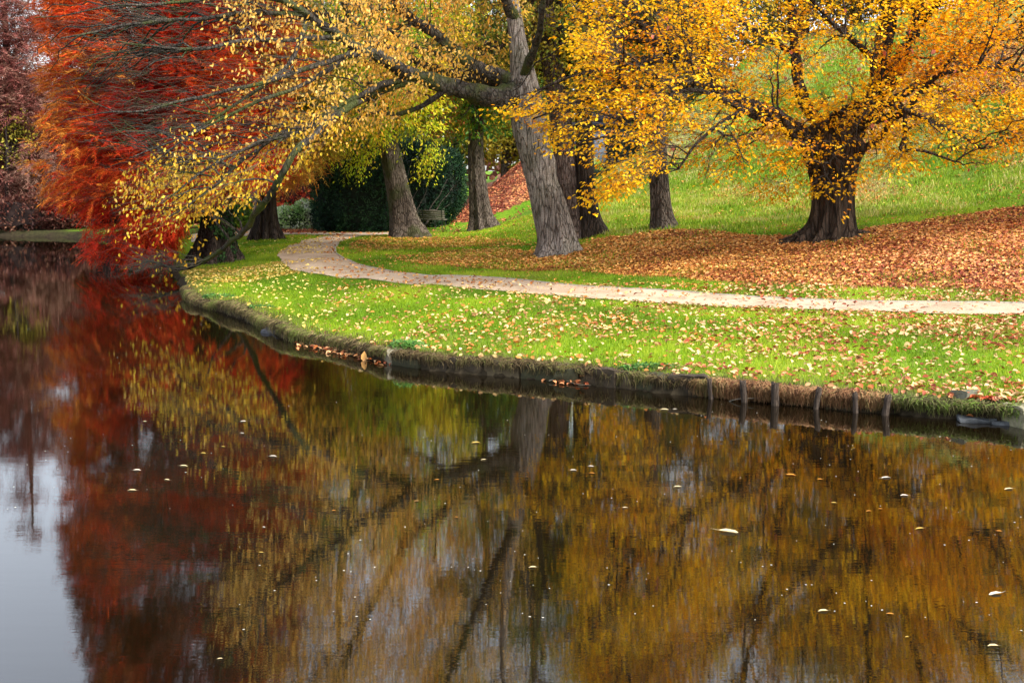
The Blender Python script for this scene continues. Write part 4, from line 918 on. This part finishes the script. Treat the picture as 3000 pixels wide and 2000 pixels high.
# ---------------------------------------------------------------- generic trees
def crown_pts(ells, n, thr, sc, seed, shell=.35, zmin=1.0, mask=None):
    out = []; tot = 0; vol = np.array([e[3] * e[4] * e[5] for e in ells]); vol = vol / vol.sum()
    tries = 0
    while tot < n and tries < 60:
        tries += 1
        k = rng.choice(len(ells), n * 2, p=vol); E = np.array(ells)[k]
        d = norm(rng.normal(0, 1, (n * 2, 3))); r = rng.uniform(shell, 1, (n * 2, 1)) ** .6
        P = E[:, :3] + d * r * E[:, 3:]
        m_ = (fbm(P, sc, seed, 2) + rng.normal(0, .04, len(P)) > thr) & (P[:, 2] > zmin)
        if mask is not None: m_ &= mask(P)
        P = P[m_]; out.append(P); tot += len(P)
    return np.concatenate(out)[:n]
def tree(name, label, trunk, ells, bark, style, cols, n1, n2_, nl, ln, wd, cat='tree', group=None, thr=.44, sc=.35, seed=1, flare=.3, fh=.5, flute=.02, nfl=5, rough=.07, csc=.35, jit=.3, mask=None, r1=.05, spread=.4, mat=LEAF, zmin=1.2, twigm=None, nS=28, fl=.55, shell=.35, anchor_k=.45, outc=None):
    """trunk: list of (x,y,z,r). ells: (cx,cy,cz,rx,ry,rz)"""
    trunk = np.array(trunk, float); t_ = thing(name, trunk[0, :3], label, cat, group)
    V, F, P, R = trunkmesh(trunk[:, :3], trunk[:, 3], flute=flute, nfl=nfl, flare=flare, fh=fh, nS=nS, nK=60, rough=rough, seed=seed)
    mk('trunk', V, F, bark, t_, smooth=True)
    k0 = int(len(P) * anchor_k); nodes, nr = P[k0:], R[k0:] * .6
    A = P[k0]
    T1 = crown_pts(ells, n1, thr - .03, sc, seed, .2, zmin, mask); T2 = crown_pts(ells, n2_, thr, sc, seed, shell, zmin, mask)
    o = np.argsort(np.linalg.norm(T1 - A, axis=1)); T1 = T1[o]; h1 = len(T1) // 3
    b = grow(nodes, nr, A, [(T1[:h1], r1 * 1.6, r1 * .5, .1, 8, 6), (T1[h1:], r1 * .6, r1 * .15, .1, 7, 4), (T2, .0045 if style == 'feather' else .009, .003, .03, 5, 3)])
    mb = MB()
    for P_, R_, s_ in b[:2]:
        V, F = tubes(P_, R_, s_); mb.add(V, F)
    V, F = tubes(*b[2]); mb.add(V, F)
    mb.build('branches', twigm or (TWIG_RED if style == 'feather' else bark), t_)
    mb = MB()
    if style == 'feather': spray_feather(mb, b[2][0], nl, ln, wd, cols, seed, csc, fl, outc, jit)
    else: spray_leaves(mb, b[2][0], style, nl, ln, wd, cols, seed, csc, jit, outc, spread)
    mb.build('leaf_crown', mat, t_, cols=True)
    return t_
def tpx(pts, Y, ext=None):
    out = [list(at(u, v, Y)) + [r * Y / FPX] for u, v, r in pts]
    out[0][2] = gz(out[0][0], out[0][1]) - .05
    return out
# red bald cypress whose ivy-clad trunk stands at the left shore
g0 = ground(632, 768); YT = g0[1]
x0 = g0[0]
outline = lambda poly: (lambda P: inpoly(*proj(P), poly))
REDP = [(245,760),(330,770),(480,780),(515,740),(540,660),(570,600),(700,560),(830,530),(960,420),(980,200),(940,0),(900,-250),(800,-600),(640,-980),(230,-880),(130,-560),(110,-320),(80,-150),(80,0),(110,90),(120,150),(95,230),(170,290),(110,320),(90,400),(70,480),(110,530),(110,590),(190,610),(250,640),(245,700)]
REDS = [(.26,.012,.01), (.52,.025,.014), (.72,.05,.016), (.82,.09,.02), (.82,.18,.03)]
def redout(P, c):
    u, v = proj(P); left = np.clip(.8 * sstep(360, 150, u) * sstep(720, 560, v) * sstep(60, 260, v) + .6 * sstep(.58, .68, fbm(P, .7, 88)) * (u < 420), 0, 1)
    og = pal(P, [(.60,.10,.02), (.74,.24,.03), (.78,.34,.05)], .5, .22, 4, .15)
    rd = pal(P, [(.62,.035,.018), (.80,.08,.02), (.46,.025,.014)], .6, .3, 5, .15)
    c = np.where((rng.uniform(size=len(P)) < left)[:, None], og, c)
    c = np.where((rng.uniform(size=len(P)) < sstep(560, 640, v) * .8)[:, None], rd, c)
    up = (rng.uniform(size=len(P)) < sstep(8.5, 11, P[:, 2]) * .75)  # upper crown painted darker brown so its reflection in the pond comes out dark
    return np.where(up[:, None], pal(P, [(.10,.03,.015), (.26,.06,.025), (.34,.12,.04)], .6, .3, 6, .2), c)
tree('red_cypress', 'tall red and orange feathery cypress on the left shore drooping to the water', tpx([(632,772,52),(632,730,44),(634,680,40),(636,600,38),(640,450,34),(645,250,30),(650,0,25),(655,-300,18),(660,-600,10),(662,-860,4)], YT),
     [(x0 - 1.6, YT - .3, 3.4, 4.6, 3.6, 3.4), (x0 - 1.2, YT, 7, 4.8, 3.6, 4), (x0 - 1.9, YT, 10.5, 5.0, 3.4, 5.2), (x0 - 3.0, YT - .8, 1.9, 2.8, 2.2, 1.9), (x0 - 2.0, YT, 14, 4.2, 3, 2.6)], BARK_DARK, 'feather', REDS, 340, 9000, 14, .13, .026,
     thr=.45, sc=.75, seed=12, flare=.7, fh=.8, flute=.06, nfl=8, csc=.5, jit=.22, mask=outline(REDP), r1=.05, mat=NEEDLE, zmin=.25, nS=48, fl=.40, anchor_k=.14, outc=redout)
# ivy on its foot: a climbing plant of its own
P = np.stack([rng.uniform(0, 6.28, 2600), rng.uniform(0, 1, 2600) ** .8 * 2.6, np.zeros(2600)], -1)
gzt = gz(x0, YT); rr = .48 * (1 + .75 * np.exp(-P[:, 1] / .7)) + rng.uniform(0, .07, 2600)
Q = np.stack([x0 + rr * np.cos(P[:, 0]) + .02, YT + rr * np.sin(P[:, 0]), gzt + P[:, 1]], -1)
k = fbm(Q, 1.6, 9) + .25 * np.cos(P[:, 0] + .4) * 1 > .50; Q = Q[k]; a = P[k, 0]
o = thing('ivy', (x0, YT, gzt), 'dark ivy climbing the foot of the red cypress at the left shore', 'ivy'); mb = MB()
nm = norm(np.stack([np.cos(a), np.sin(a), .3 + 0 * a], -1) + rng.normal(0, .3, (len(Q), 3)))
leaves(mb, Q, norm(rng.normal(0, .5, Q.shape) + np.array([0, 0, -1.])), nm, .1, .085, pal(Q, [(.012,.035,.012), (.03,.075,.02), (.05,.11,.03)], 2, .4, 3, .2)); mb.build('foliage', DARKLEAF, o, cols=True)
V, F = tubes(np.array([smoothline([(x0 + .5 * math.cos(a_), YT + .5 * math.sin(a_), gzt), (x0 + .47 * math.cos(a_ + .3), YT + .47 * math.sin(a_ + .3), gzt + 1), (x0 + .42 * math.cos(a_ + .2), YT + .42 * math.sin(a_ + .2), gzt + 2)], 10) for a_ in (-1.2, -.6, 0, -1.9)]), np.full((4, 10), .02), 5); mk('foliage_stems', V, [F], TWIG_DARK, o)
# dark-trunked cypress right of it, orange turning green
g0 = ground(778, 702); YT = g0[1]; x0 = g0[0]
CYP = [(690,560),(720,540),(830,545),(890,520),(940,500),(965,460),(1000,440),(1000,400),(980,350),(1020,200),(960,-100),(900,-500),(800,-700),(650,-500),(560,-100),(540,300),(600,520)]
tree('dark_trunk_cypress', 'cypress with a dark flared trunk beside the path bend, orange green feathery fronds', tpx([(780,704,33),(779,660,29),(780,600,26),(782,500,24),(785,300,24),(790,0,20),(795,-300,14),(800,-620,6)], YT),
     [(x0 + .6, YT - 1, 5, 4.5, 3.6, 3.4), (x0, YT, 10, 4, 3.5, 6)], BARK_DARK, 'feather', [(.50,.13,.025), (.62,.26,.04), (.42,.34,.05), (.22,.30,.04)], 140, 2200, 12, .19, .03, thr=.40, sc=.35, seed=22,
     flare=.6, fh=.6, flute=.08, nfl=9, rough=.04, csc=.3, jit=.22, mask=outline(CYP), r1=.05, mat=NEEDLE, zmin=1.9, nS=60, fl=.6, anchor_k=.3)
# leaning tree with mossy foot: yellow green leaves
g0 = ground(1192, 695); YT = g0[1]
lt = tpx([(1198,698,39),(1188,660,35),(1176,600,33),(1159,520,31),(1142,440,29),(1125,370,28),(1105,280,25),(1075,180,23),(1040,90,21),(1015,0,19),(980,-150,16),(950,-350,11),(940,-560,6)], YT)
YG = [(.26,.40,.02), (.50,.62,.02), (.76,.74,.03), (.84,.60,.04)]
MOSSY = tree('mossy_foot_tree', 'trunk leaning left beside the path bend with a mossy spreading foot', lt,
     [(lt[6][0] - .8, YT - 1.0, 6.2, 4.2, 3.4, 2.5), (lt[8][0], YT, 9.5, 5.5, 4.5, 4.5), (lt[4][0] - 2.5, YT - 1.2, 5.0, 2.2, 1.8, 1.6)], barkmat('mossy_bark', (.08,.06,.048), (.16,.125,.10), (.25,.20,.165), 12, 2.0, 1.0, .7, .05), 'flat', YG, 200, 2300, 13, .16, .07, thr=.42, sc=.4, seed=31,
     flare=.55, fh=.7, flute=.03, nfl=6, csc=.35, jit=.3, r1=.05, spread=.4, zmin=4.2, nS=48, anchor_k=.45, mask=lambda P: (lambda u, v: ~((v > 500 - .0 * u)) | ((u < 1110) & (v < 545)))(*proj(P)))
Ts = []
for u_, v_, ru, rv, n_ in [(1030,505,28,34,26), (965,465,50,30,34), (1245,505,45,35,30), (1090,455,45,28,26), (900,455,40,22,16)]:
    Ts.append(at_v(u_ + rng.normal(0, ru * .6, n_), v_ + rng.normal(0, rv * .6, n_), YT - 1.6 + rng.normal(0, .35, n_)))
Ts = np.concatenate(Ts); q = np.linspace(0, 1, 6)[None, :, None]; B0 = Ts + np.array([.5, .6, 1.0]) * rng.uniform(.7, 1.3, (len(Ts), 1))
Q = B0[:, None] * (1 - q) + Ts[:, None] * q + np.array([0, 0, .25]) * np.sin(q * 3.1)
mb = MB(); V, F = tubes(Q, np.full(Q.shape[:2], .006), 3); mb.add(V, F, np.array([.08, .07, .03]))
spray_leaves(mb, Q, 'flat', 16, .12, .05, YG, 7, .6, .3, None, .26); mb.build('leaf_sprays', LEAF, MOSSY, cols=True)
# upright tree between hedge and slope
g0 = ground(1412, 672); YT = g0[1]
ut = tpx([(1415,675,35),(1408,640,29),(1402,580,27),(1396,500,24),(1394,420,22),(1398,340,20),(1405,250,18),(1410,120,16),(1415,-50,14),(1420,-260,10),(1425,-480,5)], YT)
tree('upright_tree', 'upright ridged trunk standing between the dark hedge and the red leafy slope', ut,
     [(ut[5][0] - .6, YT, 6.2, 4.0, 3.2, 2.0), (ut[7][0] - .5, YT, 10, 5.5, 4.5, 4.5)], BARK_BROWN, 'flat', [(.03,.12,.03), (.08,.22,.03), (.20,.34,.03), (.42,.42,.04), (.50,.16,.04)], 200, 2200, 14, .17, .075, thr=.42, sc=.4, seed=41,
     flare=.5, fh=.6, flute=.07, nfl=7, csc=.45, jit=.3, r1=.05, spread=.45, zmin=4.6, nS=48, anchor_k=.45)
# grey-red trunk close behind the leaning tree
g0 = ground(1672, 704); YT = g0[1]
rt_ = tpx([(1678,708,42),(1672,660,37),(1664,600,34),(1658,520,33),(1650,420,33),(1640,330,32),(1628,240,32),(1612,160,31),(1598,60,28),(1585,-80,25),(1575,-280,18),(1570,-500,9)], YT)
tree('reddish_trunk_tree', 'tree with a pinkish brown trunk right behind the leaning tree, yellow leaves', rt_,
     [(rt_[7][0], YT + 1, 9, 5.0, 3.5, 3.8), (rt_[9][0], YT + 1, 13, 5, 4, 4)], BARK_RED, 'flat', [(.34,.40,.04), (.60,.54,.05), (.72,.46,.05), (.24,.30,.04)], 150, 1500, 12, .15, .08, thr=.44, sc=.4, seed=51,
     flare=.35, fh=.5, flute=.02, csc=.4, r1=.05, spread=.45, zmin=5.6, nS=40, anchor_k=.5)
g0 = ground(1733, 696); YT = g0[1] + .5
dt = tpx([(1738,698,38),(1728,650,32),(1720,590,29),(1715,520,27),(1712,440,26),(1710,330,24),(1712,200,21),(1716,40,18),(1720,-150,12),(1722,-350,6)], YT)
tree('dark_slim_tree', 'dark brown slim trunk with a green leafy shoot, just right of the pinkish brown trunk', dt,
     [(dt[6][0], YT + .5, 8, 3.6, 3, 3), (dt[8][0], YT + .5, 11.5, 3.5, 3, 3), (dt[4][0] + .05, YT - .5, 4.35, .75, .6, .55)], BARK_DARK, 'any', [(.05,.13,.02), (.12,.22,.03), (.30,.34,.05), (.45,.36,.05)], 110, 1300, 12, .13, .07, thr=.40, sc=.5, seed=61,
     flare=.3, fh=.5, csc=.5, r1=.04, spread=.35, zmin=3.7, nS=40, anchor_k=.4)
g0 = ground(1942, 668); YT = g0[1]
st_ = tpx([(1942,672,36),(1937,630,30),(1932,560,28),(1928,480,27),(1926,400,26),(1924,300,24),(1926,180,21),(1930,40,18),(1935,-140,13),(1940,-360,6)], YT)
tree('straight_grey_tree', 'straight grey trunk on the green slope between the leaning tree and the golden tree', st_,
     [(st_[6][0], YT + 1.5, 8.5, 4, 3, 3), (st_[8][0], YT + 1.5, 12, 4, 3.5, 3)], BARK_BROWN, 'flat', [(.45,.40,.05), (.70,.46,.05), (.78,.54,.06)], 110, 1000, 11, .14, .08, thr=.45, sc=.4, seed=71,
     flare=.3, fh=.45, csc=.5, r1=.04, spread=.4, zmin=5.4, nS=40, anchor_k=.5)
# ---------------------------------------------------------------- dark hedge
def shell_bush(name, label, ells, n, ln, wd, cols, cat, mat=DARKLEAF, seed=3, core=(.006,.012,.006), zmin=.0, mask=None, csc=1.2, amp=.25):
    c0 = (ells[0][0], ells[0][1], gz(ells[0][0], ells[0][1])); t_ = thing(name, c0, label, cat)
    E = np.array(ells, float); vol = (E[:, 3] * E[:, 5]); k = rng.choice(len(E), n, p=vol / vol.sum())
    d = norm(rng.normal(0, 1, (n, 3)) * np.array([1, 1, 1.0])); e = E[k]
    d4 = np.sign(d) * np.abs(d) ** .75
    P = e[:, :3] + d4 * e[:, 3:] * (1 + amp * (fbm(e[:, :3] + d * e[:, 3:], .9, seed) - .55))[:, None] * rng.uniform(.86, 1.02, (n, 1))
    ins = np.zeros(n, bool)
    for j, q in enumerate(E): ins |= (k != j) & ((((P - q[:3]) / (q[3:] * .85)) ** 2).sum(1) < 1)
    m_ = ~ins & (P[:, 2] > np.maximum(H(P[:, 0], P[:, 1]), 0) + zmin)
    if mask is not None: m_ &= mask(P)
    P, d = P[m_], d[m_]; mb = MB()
    ax = norm(d * .6 + rng.normal(0, .6, P.shape) + np.array([0, 0, .25])); nm = norm(d + rng.normal(0, .5, P.shape))
    leaves(mb, P, ax, nm, ln * rng.uniform(.6, 1.4, len(P)), wd, pal(P, cols, csc, .3, seed, .22)); mb.build('foliage', mat, t_, cols=True)
    # woody inner branches fanning up from the base
    tt = P[rng.choice(len(P), min(len(P), 90))]; b_ = np.array([E[0, 0], E[0, 1], c0[2] - .05]) + (tt - E[0, :3]) * np.array([.55, .3, 0])
    q = np.linspace(0, 1, 7)[None, :, None]; Q = b_[:, None] * (1 - q) + (b_ * .3 + tt * .7)[:, None] * q; Q[..., 2] = b_[:, None, 2] * (1 - q[..., 0]) + tt[:, None, 2] * .9 * q[..., 0]
    V, F = tubes(Q + rng.normal(0, .03, Q.shape), np.broadcast_to(.04 * (1 - .7 * q[..., 0]), Q.shape[:2]), 5); mk('branches', V, [F], TWIG_DARK, t_)
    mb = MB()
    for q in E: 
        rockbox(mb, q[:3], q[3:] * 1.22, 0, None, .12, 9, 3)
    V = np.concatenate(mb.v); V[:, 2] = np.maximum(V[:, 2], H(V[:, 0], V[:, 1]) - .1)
    mk('inner_shade_core', V, [np.concatenate(f) for f in mb.f.values()], simple(name + '_shade', core, 1, .5, 6, .4), t_, smooth=True)  # solid core, near-black colour stands in for the shade inside the leaves
    return t_
YH = ground(1000, 684)[1] + 2.2
print('YH', YH, 'bench', ground(1272, 671), ground(1205, 667))
hx = lambda u: (u - 1500) / FPX * YH
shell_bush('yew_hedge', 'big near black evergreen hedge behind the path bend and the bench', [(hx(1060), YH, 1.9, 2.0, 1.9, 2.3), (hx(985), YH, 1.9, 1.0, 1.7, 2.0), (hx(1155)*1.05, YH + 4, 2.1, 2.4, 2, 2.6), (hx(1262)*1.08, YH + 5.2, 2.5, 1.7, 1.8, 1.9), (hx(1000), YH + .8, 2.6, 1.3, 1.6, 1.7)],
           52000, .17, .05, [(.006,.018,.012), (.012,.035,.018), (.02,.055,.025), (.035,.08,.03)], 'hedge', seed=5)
gb = ground(865, 672)
shell_bush('variegated_shrub', 'pale green shrub with white specks behind the dark flared trunk', [(gb[0], gb[1] + .3, .95, 1.1, .9, .6), (gb[0] + .4, gb[1] + .3, 1.3, .4, .5, .55), (gb[0] - .7, gb[1] + .2, .75, .6, .7, .4)], 5000, .13, .07, [(.16,.32,.08), (.34,.50,.16), (.55,.68,.32), (.85,.88,.75)], 'shrub', mat=LEAF, seed=8, core=(.03,.05,.02), csc=2)
gb = ground(870, 667); yb = gb[1] + 5
shell_bush('red_maple_bush', 'dark red bush behind the pale green shrub', [((870 - 1500) / FPX * yb, yb, 3.0, 1.8, 1.4, 2.2), ((800 - 1500) / FPX * yb, yb + 1, 4.2, 2.4, 1.6, 2.0)], 9000, .17, .10, [(.22,.02,.012), (.46,.05,.025), (.60,.11,.04), (.62,.24,.08)], 'bush', mat=LEAF, seed=9, core=(.05,.01,.008), csc=1)
gb = ground(580, 706)
shell_bush('green_bush', 'small yellow green bush between the two dark cypress trunks', [((668 - 1500) / FPX * 57, 57, 1.3, 1.2, .9, 1.1)], 3500, .15, .09, [(.06,.14,.02), (.16,.28,.03), (.34,.42,.04)], 'bush', mat=LEAF, seed=10, core=(.02,.04,.01), csc=1)
shell_bush('dark_bush', 'dark green bush under the blue grey building on the slope', [((1762 - 1500) / FPX * 56, 56, 2.6, .95, .7, .9), ((1830 - 1500) / FPX * 57, 57, 4.2, 1.0, .7, .8)], 4200, .14, .06, [(.008,.02,.014), (.02,.045,.022), (.10,.14,.10)], 'bush', seed=11)
# ---------------------------------------------------------------- building glimpsed behind the leaves
hb = at(1790, 522, 70)
B = thing('pavilion', (hb[0], 71, gz(hb[0], 71)), 'blue grey glass fronted building glimpsed through the golden leaves above the slope', 'building')
bx_, by_ = hb[0], 71.; bz = hb[2]
mb = MB(); mb.box((bx_, by_ + 2, bz / 2 - .1), (5.0, 5.2, bz + .2)); mb.build('plinth', simple('grey_plinth', (.05,.055,.06), .8, .2, 5), B)
mb = MB(); mb.box((bx_, by_ + 2, bz + 1.5), (4.2, 4.4, 2.9)); mb.build('wall', simple('blue_grey_wall', (.13,.16,.22), .6, .2, 3, .2), B)
mb = MB(); mb.box((bx_, by_ + 2, bz + 3.1), (5.0, 5.2, .22)); mb.box((bx_, by_ + 2, bz + 3.5), (3.4, 3.6, .6)); mb.build('roof', simple('slate_roof', (.05,.055,.075), .5, .2, 6, .3), B)
for k_ in range(4):
    x_ = bx_ - 1.5 + k_ * 1.0
    mb = MB(); mb.box((x_, by_ - .24, bz + 1.45), (.86, .06, 2.3)); wn = mb.build('window', simple('pale_frame', (.5,.55,.62), .5), B)
    mb = MB(); mb.box((x_, by_ - .28, bz + 1.45), (.72, .03, 2.14)); mb.build('pane', simple('window_pane', (.30,.38,.48), .08, 0, 2, .4), wn, )
# ---------------------------------------------------------------- far trees
def conifer(u, Y, hgt, rad, label, cols, seed, n=1900, ln=.24, wd=.04, r=.35, zlo=.55):
    x = (u - 1500) / FPX * Y; z0 = gz(x, Y); t = [(x, Y, z0 - .05, r), (x, Y, z0 + hgt * .3, r * .75), (x + .1, Y, z0 + hgt * .65, r * .45), (x, Y, z0 + hgt, .04)]
    el = [(x, Y, z0 + hgt * f, rad * q, rad * q, hgt * .16) for f, q in ((.13, .95), (.2, 1), (.35, .95), (.5, .8), (.65, .62), (.8, .42), (.92, .22))]
    tree('feathery_redwood', label, t, el, BARK_DARK, 'feather', cols, 130, n, 11, ln, wd, group='feathery trees on the far bank', thr=.42, sc=.5, seed=seed, csc=.4, jit=.25, r1=.045, mat=NEEDLE, zmin=zlo, fl=.8, anchor_k=.12, flare=.4)
MAUVE = [(.12,.035,.035), (.24,.07,.06), (.32,.12,.095), (.30,.17,.12)]
conifer(50, 63, 15.5, 3.6, 'mauve red feathery tree nearest the left edge of the photo', MAUVE, 101, 2400)
conifer(-130, 66, 17, 4.0, 'mauve feathery tree cut by the left edge', MAUVE, 102, 1500)
conifer(215, 66, 14.0, 3.0, 'dull rust feathery tree on the far bank just left of the red cypress', [(.20,.05,.03), (.33,.10,.05), (.40,.20,.07)], 103, 1900)
conifer(370, 68, 15, 3.6, 'dark red feathery tree on the far bank seen through the red cypress', [(.14,.03,.02), (.28,.06,.035), (.34,.15,.05)], 104, 1500)
conifer(520, 64, 14, 3.6, 'brown red feathery tree behind the ivy clad trunk', [(.14,.03,.02), (.34,.09,.03), (.30,.20,.05)], 105, 1600)
tree('yellow_birch', 'small yellow leaved tree between the mauve feathery trees at the far left', [((8 - 1500) / FPX * 60, 60.6, gz(-25.6, 60.6), .12), (-25.4, 60.7, 3, .09), (-25.3, 60.7, 6, .03)], [(-25.2, 61.2, 5.0, 1.1, .8, 1.6)], BARK_DARK, 'any', [(.45,.42,.05), (.70,.58,.08), (.25,.30,.05)], 50, 90, 7, .15, .1, seed=106, thr=.46)
FT = [  # u, Y, height, crown radius, palette, label
 (640, 78, 13, 4.5, [(.10,.16,.03), (.25,.28,.04), (.45,.34,.05)], 'olive tree in the background between the red cypress and the orange green cypress'),
 (745, 60, 14, 3.6, [(.34,.16,.04), (.46,.26,.05), (.26,.26,.04)], 'tree with a pale grey ridged trunk left of the dark flared trunk'),
 (905, 80, 14, 4.8, [(.34,.09,.03), (.55,.24,.05), (.66,.40,.07)], 'orange background tree right of the dark flared trunk'),
 (1060, 82, 16, 5.2, [(.06,.15,.03), (.16,.26,.03), (.40,.42,.05)], 'green background tree above the dark hedge'),
 (1210, 88, 15, 5.2, [(.40,.22,.05), (.60,.38,.06), (.62,.50,.08)], 'amber background tree above the right end of the dark hedge'),
 (1340, 78, 14, 4.6, [(.08,.17,.03), (.22,.30,.04), (.48,.46,.05)], 'green yellow background tree behind the upright ridged trunk'),
 (1475, 76, 10, 3.6, [(.36,.34,.04), (.66,.52,.05), (.74,.46,.06)], 'yellow background tree above the red leafy slope'),
 (1600, 84, 15, 5.2, [(.20,.24,.04), (.46,.40,.05), (.64,.42,.06)], 'olive yellow background tree between the leaning tree and the building'),
 (1880, 76, 15, 4.6, [(.05,.11,.03), (.12,.20,.04), (.34,.32,.06)], 'dark green background tree right of the building'),
 (2060, 70, 15, 5, [(.30,.20,.05), (.50,.30,.06), (.20,.24,.05)], 'brownish tree on the hill crest behind the golden tree, left one'),
 (2330, 66, 15, 5.2, [(.16,.20,.05), (.36,.30,.07), (.52,.36,.08)], 'olive tree on the hill crest behind the golden tree, middle one'),
 (2480, 65, 16, 4.6, [(.50,.28,.05), (.62,.42,.07), (.36,.30,.06)], 'amber tree on the hill crest right above the fork of the golden tree'),
 (2640, 62, 15, 5.2, [(.40,.16,.05), (.56,.30,.07), (.30,.24,.06)], 'rust coloured tree on the hill crest behind the golden tree, right one'),
 (2960, 60, 12, 4.2, [(.44,.30,.06), (.60,.42,.08), (.30,.30,.06)], 'yellowish tree on the hill crest at the right edge'),
]
for i, (u, Y, hh, rd, cl, lab) in enumerate(FT):
    x = (u - 1500) / FPX * Y; z0 = gz(x, Y); bk = BARK_RED if u == 745 else BARK_BROWN
    r_ = .42 if u == 745 else .28
    tree('background_tree', lab, [(x, Y, z0 - .05, r_), (x + .1, Y, z0 + hh * .35, r_ * .8), (x - .1, Y, z0 + hh * .7, r_ * .5), (x, Y, z0 + hh * .95, .05)],
         ([(x, Y, z0 + 1.8, rd, rd * .8, 2.2)] if u > 2000 else []) + [(x, Y, z0 + hh * .42, rd * .95, rd * .8, hh * .26), (x + .5, Y, z0 + hh * .66, rd, rd * .8, hh * .24), (x - .4, Y, z0 + hh * .85, rd * .6, rd * .6, hh * .18)],
         bk, 'any', cl, 110, 1150 if u != 745 else 800, 15, .22, .14, group='trees in the background', thr=.40, sc=.35, seed=200 + i, csc=.35, jit=.35, r1=.05, spread=.75, zmin=z0 + (.15 if u > 2000 else 3.2 if i == 1 else 1.2), nS=20, anchor_k=.25, flute=.05 if u == 745 else .02)

# ---------------------------------------------------------------- far-off wood closing the view
def wood():
    mb = MB(); tb = []
    for i in range(46):
        f = i / 45; X = -95 + f * 190 + rng.normal(0, 1.5); Yw = 104 + rng.uniform(-6, 6) - 14 * abs(f - .5); z0 = gz(X, Yw); hh = rng.uniform(7.5, 11.5) if X > -45 else rng.uniform(6, 9)
        n = 330; d = norm(rng.normal(0, 1, (n, 3))) * rng.uniform(.55, 1, (n, 1)) ** .5
        P = np.array([X, Yw, z0 + hh * .5]) + d * np.array([3.4, 2.6, hh * .52]); P = P[P[:, 2] > z0 + .1]
        cl = [[(.05,.09,.03), (.12,.15,.04)], [(.22,.16,.05), (.34,.24,.07)], [(.16,.05,.035), (.24,.10,.06)], [(.10,.12,.05), (.20,.20,.06)]][rng.integers(4)]
        leaves(mb, P, norm(rng.normal(0, 1, P.shape)), norm(rng.normal(0, 1, P.shape) + np.array([0, 0, .6])), .75, .55, pal(P, cl, .3, .35, i, .2))
        tb.append(np.linspace([X, Yw, z0], [X + rng.normal(0, .4), Yw, z0 + hh * .8], 5))
    V, F = tubes(np.array(tb), np.tile(np.linspace(.25, .08, 5), (len(tb), 1)), 5); mb.add(V, F, np.array([.06, .05, .04]))
    tag(mb.build('distant_wood', LEAF, cols=True), 'hazy far-off wood of mixed autumn trees closing the view beyond the park', 'wood', kind='stuff')
wood()

for i, (u, Y, w_, h_, lab) in enumerate([(-60, 60.2, 3.0, 1.7, 'dark mauve bush at the waterline cut by the left edge'), (70, 59.9, 2.8, 1.5, 'low dull red bush at the waterline under the nearest mauve tree'), (160, 60.2, 2.4, 1.7, 'brownish bush left of the small green strip on the far bank'), (330, 62, 2.4, 2.0, 'dark rust bush behind the tips of the red cypress'), (430, 60, 2.2, 1.7, 'dark olive bush behind the tips of the red cypress')]):
    x = (u - 1500) / FPX * Y; z0 = gz(x, Y)
    shell_bush('waterside_bush', lab, [(x, Y, z0 + h_ * .5, w_ * .6, .9, h_ * .62), (x + w_ * .45, Y + .3, z0 + h_ * .35, w_ * .45, .8, h_ * .45)], 2600, .2, .09, [[(.08,.025,.02), (.20,.07,.05), (.26,.13,.08)], [(.05,.05,.02), (.14,.10,.04), (.24,.12,.05)]][i > 3], 'bush', mat=LEAF, seed=120 + i, core=(.03,.015,.012), csc=1).__setitem__('group', 'bushes along the far waterline')
# ================================================================== LIGHT
w = bpy.data.worlds.new('World'); S.world = w; w.use_nodes = True; nt = w.node_tree; nt.nodes.clear(); L = nt.links.new
SUN_EL, SUN_AZ = math.radians(44), math.radians(118)      # azimuth clockwise from +Y (view direction): light from the right
sk = N(nt, 'ShaderNodeTexSky', _sky_type='NISHITA'); sk.sun_disc = False; sk.sun_elevation = SUN_EL; sk.sun_rotation = SUN_AZ; sk.dust_density = 1.5; sk.air_density = 1.0; sk.ozone_density = 1
hs = N(nt, 'ShaderNodeHueSaturation', Saturation=.4); bg = N(nt, 'ShaderNodeBackground', Strength=.15); ow = N(nt, 'ShaderNodeOutputWorld')
L(sk.outputs[0], hs.inputs['Color']); L(hs.outputs[0], bg.inputs[0]); L(bg.outputs[0], ow.inputs[0])
ld = bpy.data.lights.new('sun', 'SUN'); ld.energy = 2.3; ld.angle = math.radians(20); ld.color = (1, .95, .86)
lo = bpy.data.objects.new('sun', ld); COL.objects.link(lo)
lo.rotation_euler = (math.radians(90) - SUN_EL, 0, -SUN_AZ + math.pi)
lo.location = (20, 0, 30)
S.view_settings.view_transform = 'Standard'; S.view_settings.look = 'None'; S.view_settings.exposure = EXPOSURE; S.view_settings.gamma = 1
c = S.cycles
S.render.engine = 'CYCLES'
c.max_bounces = 6; c.diffuse_bounces = 3; c.glossy_bounces = 2; c.transmission_bounces = 4; c.transparent_max_bounces = 4
c.use_denoising = True; c.denoiser = 'OPENIMAGEDENOISE'; c.use_adaptive_sampling = True; c.adaptive_threshold = .015
c.sample_clamp_indirect = 6; c.caustics_reflective = False; c.caustics_refractive = False
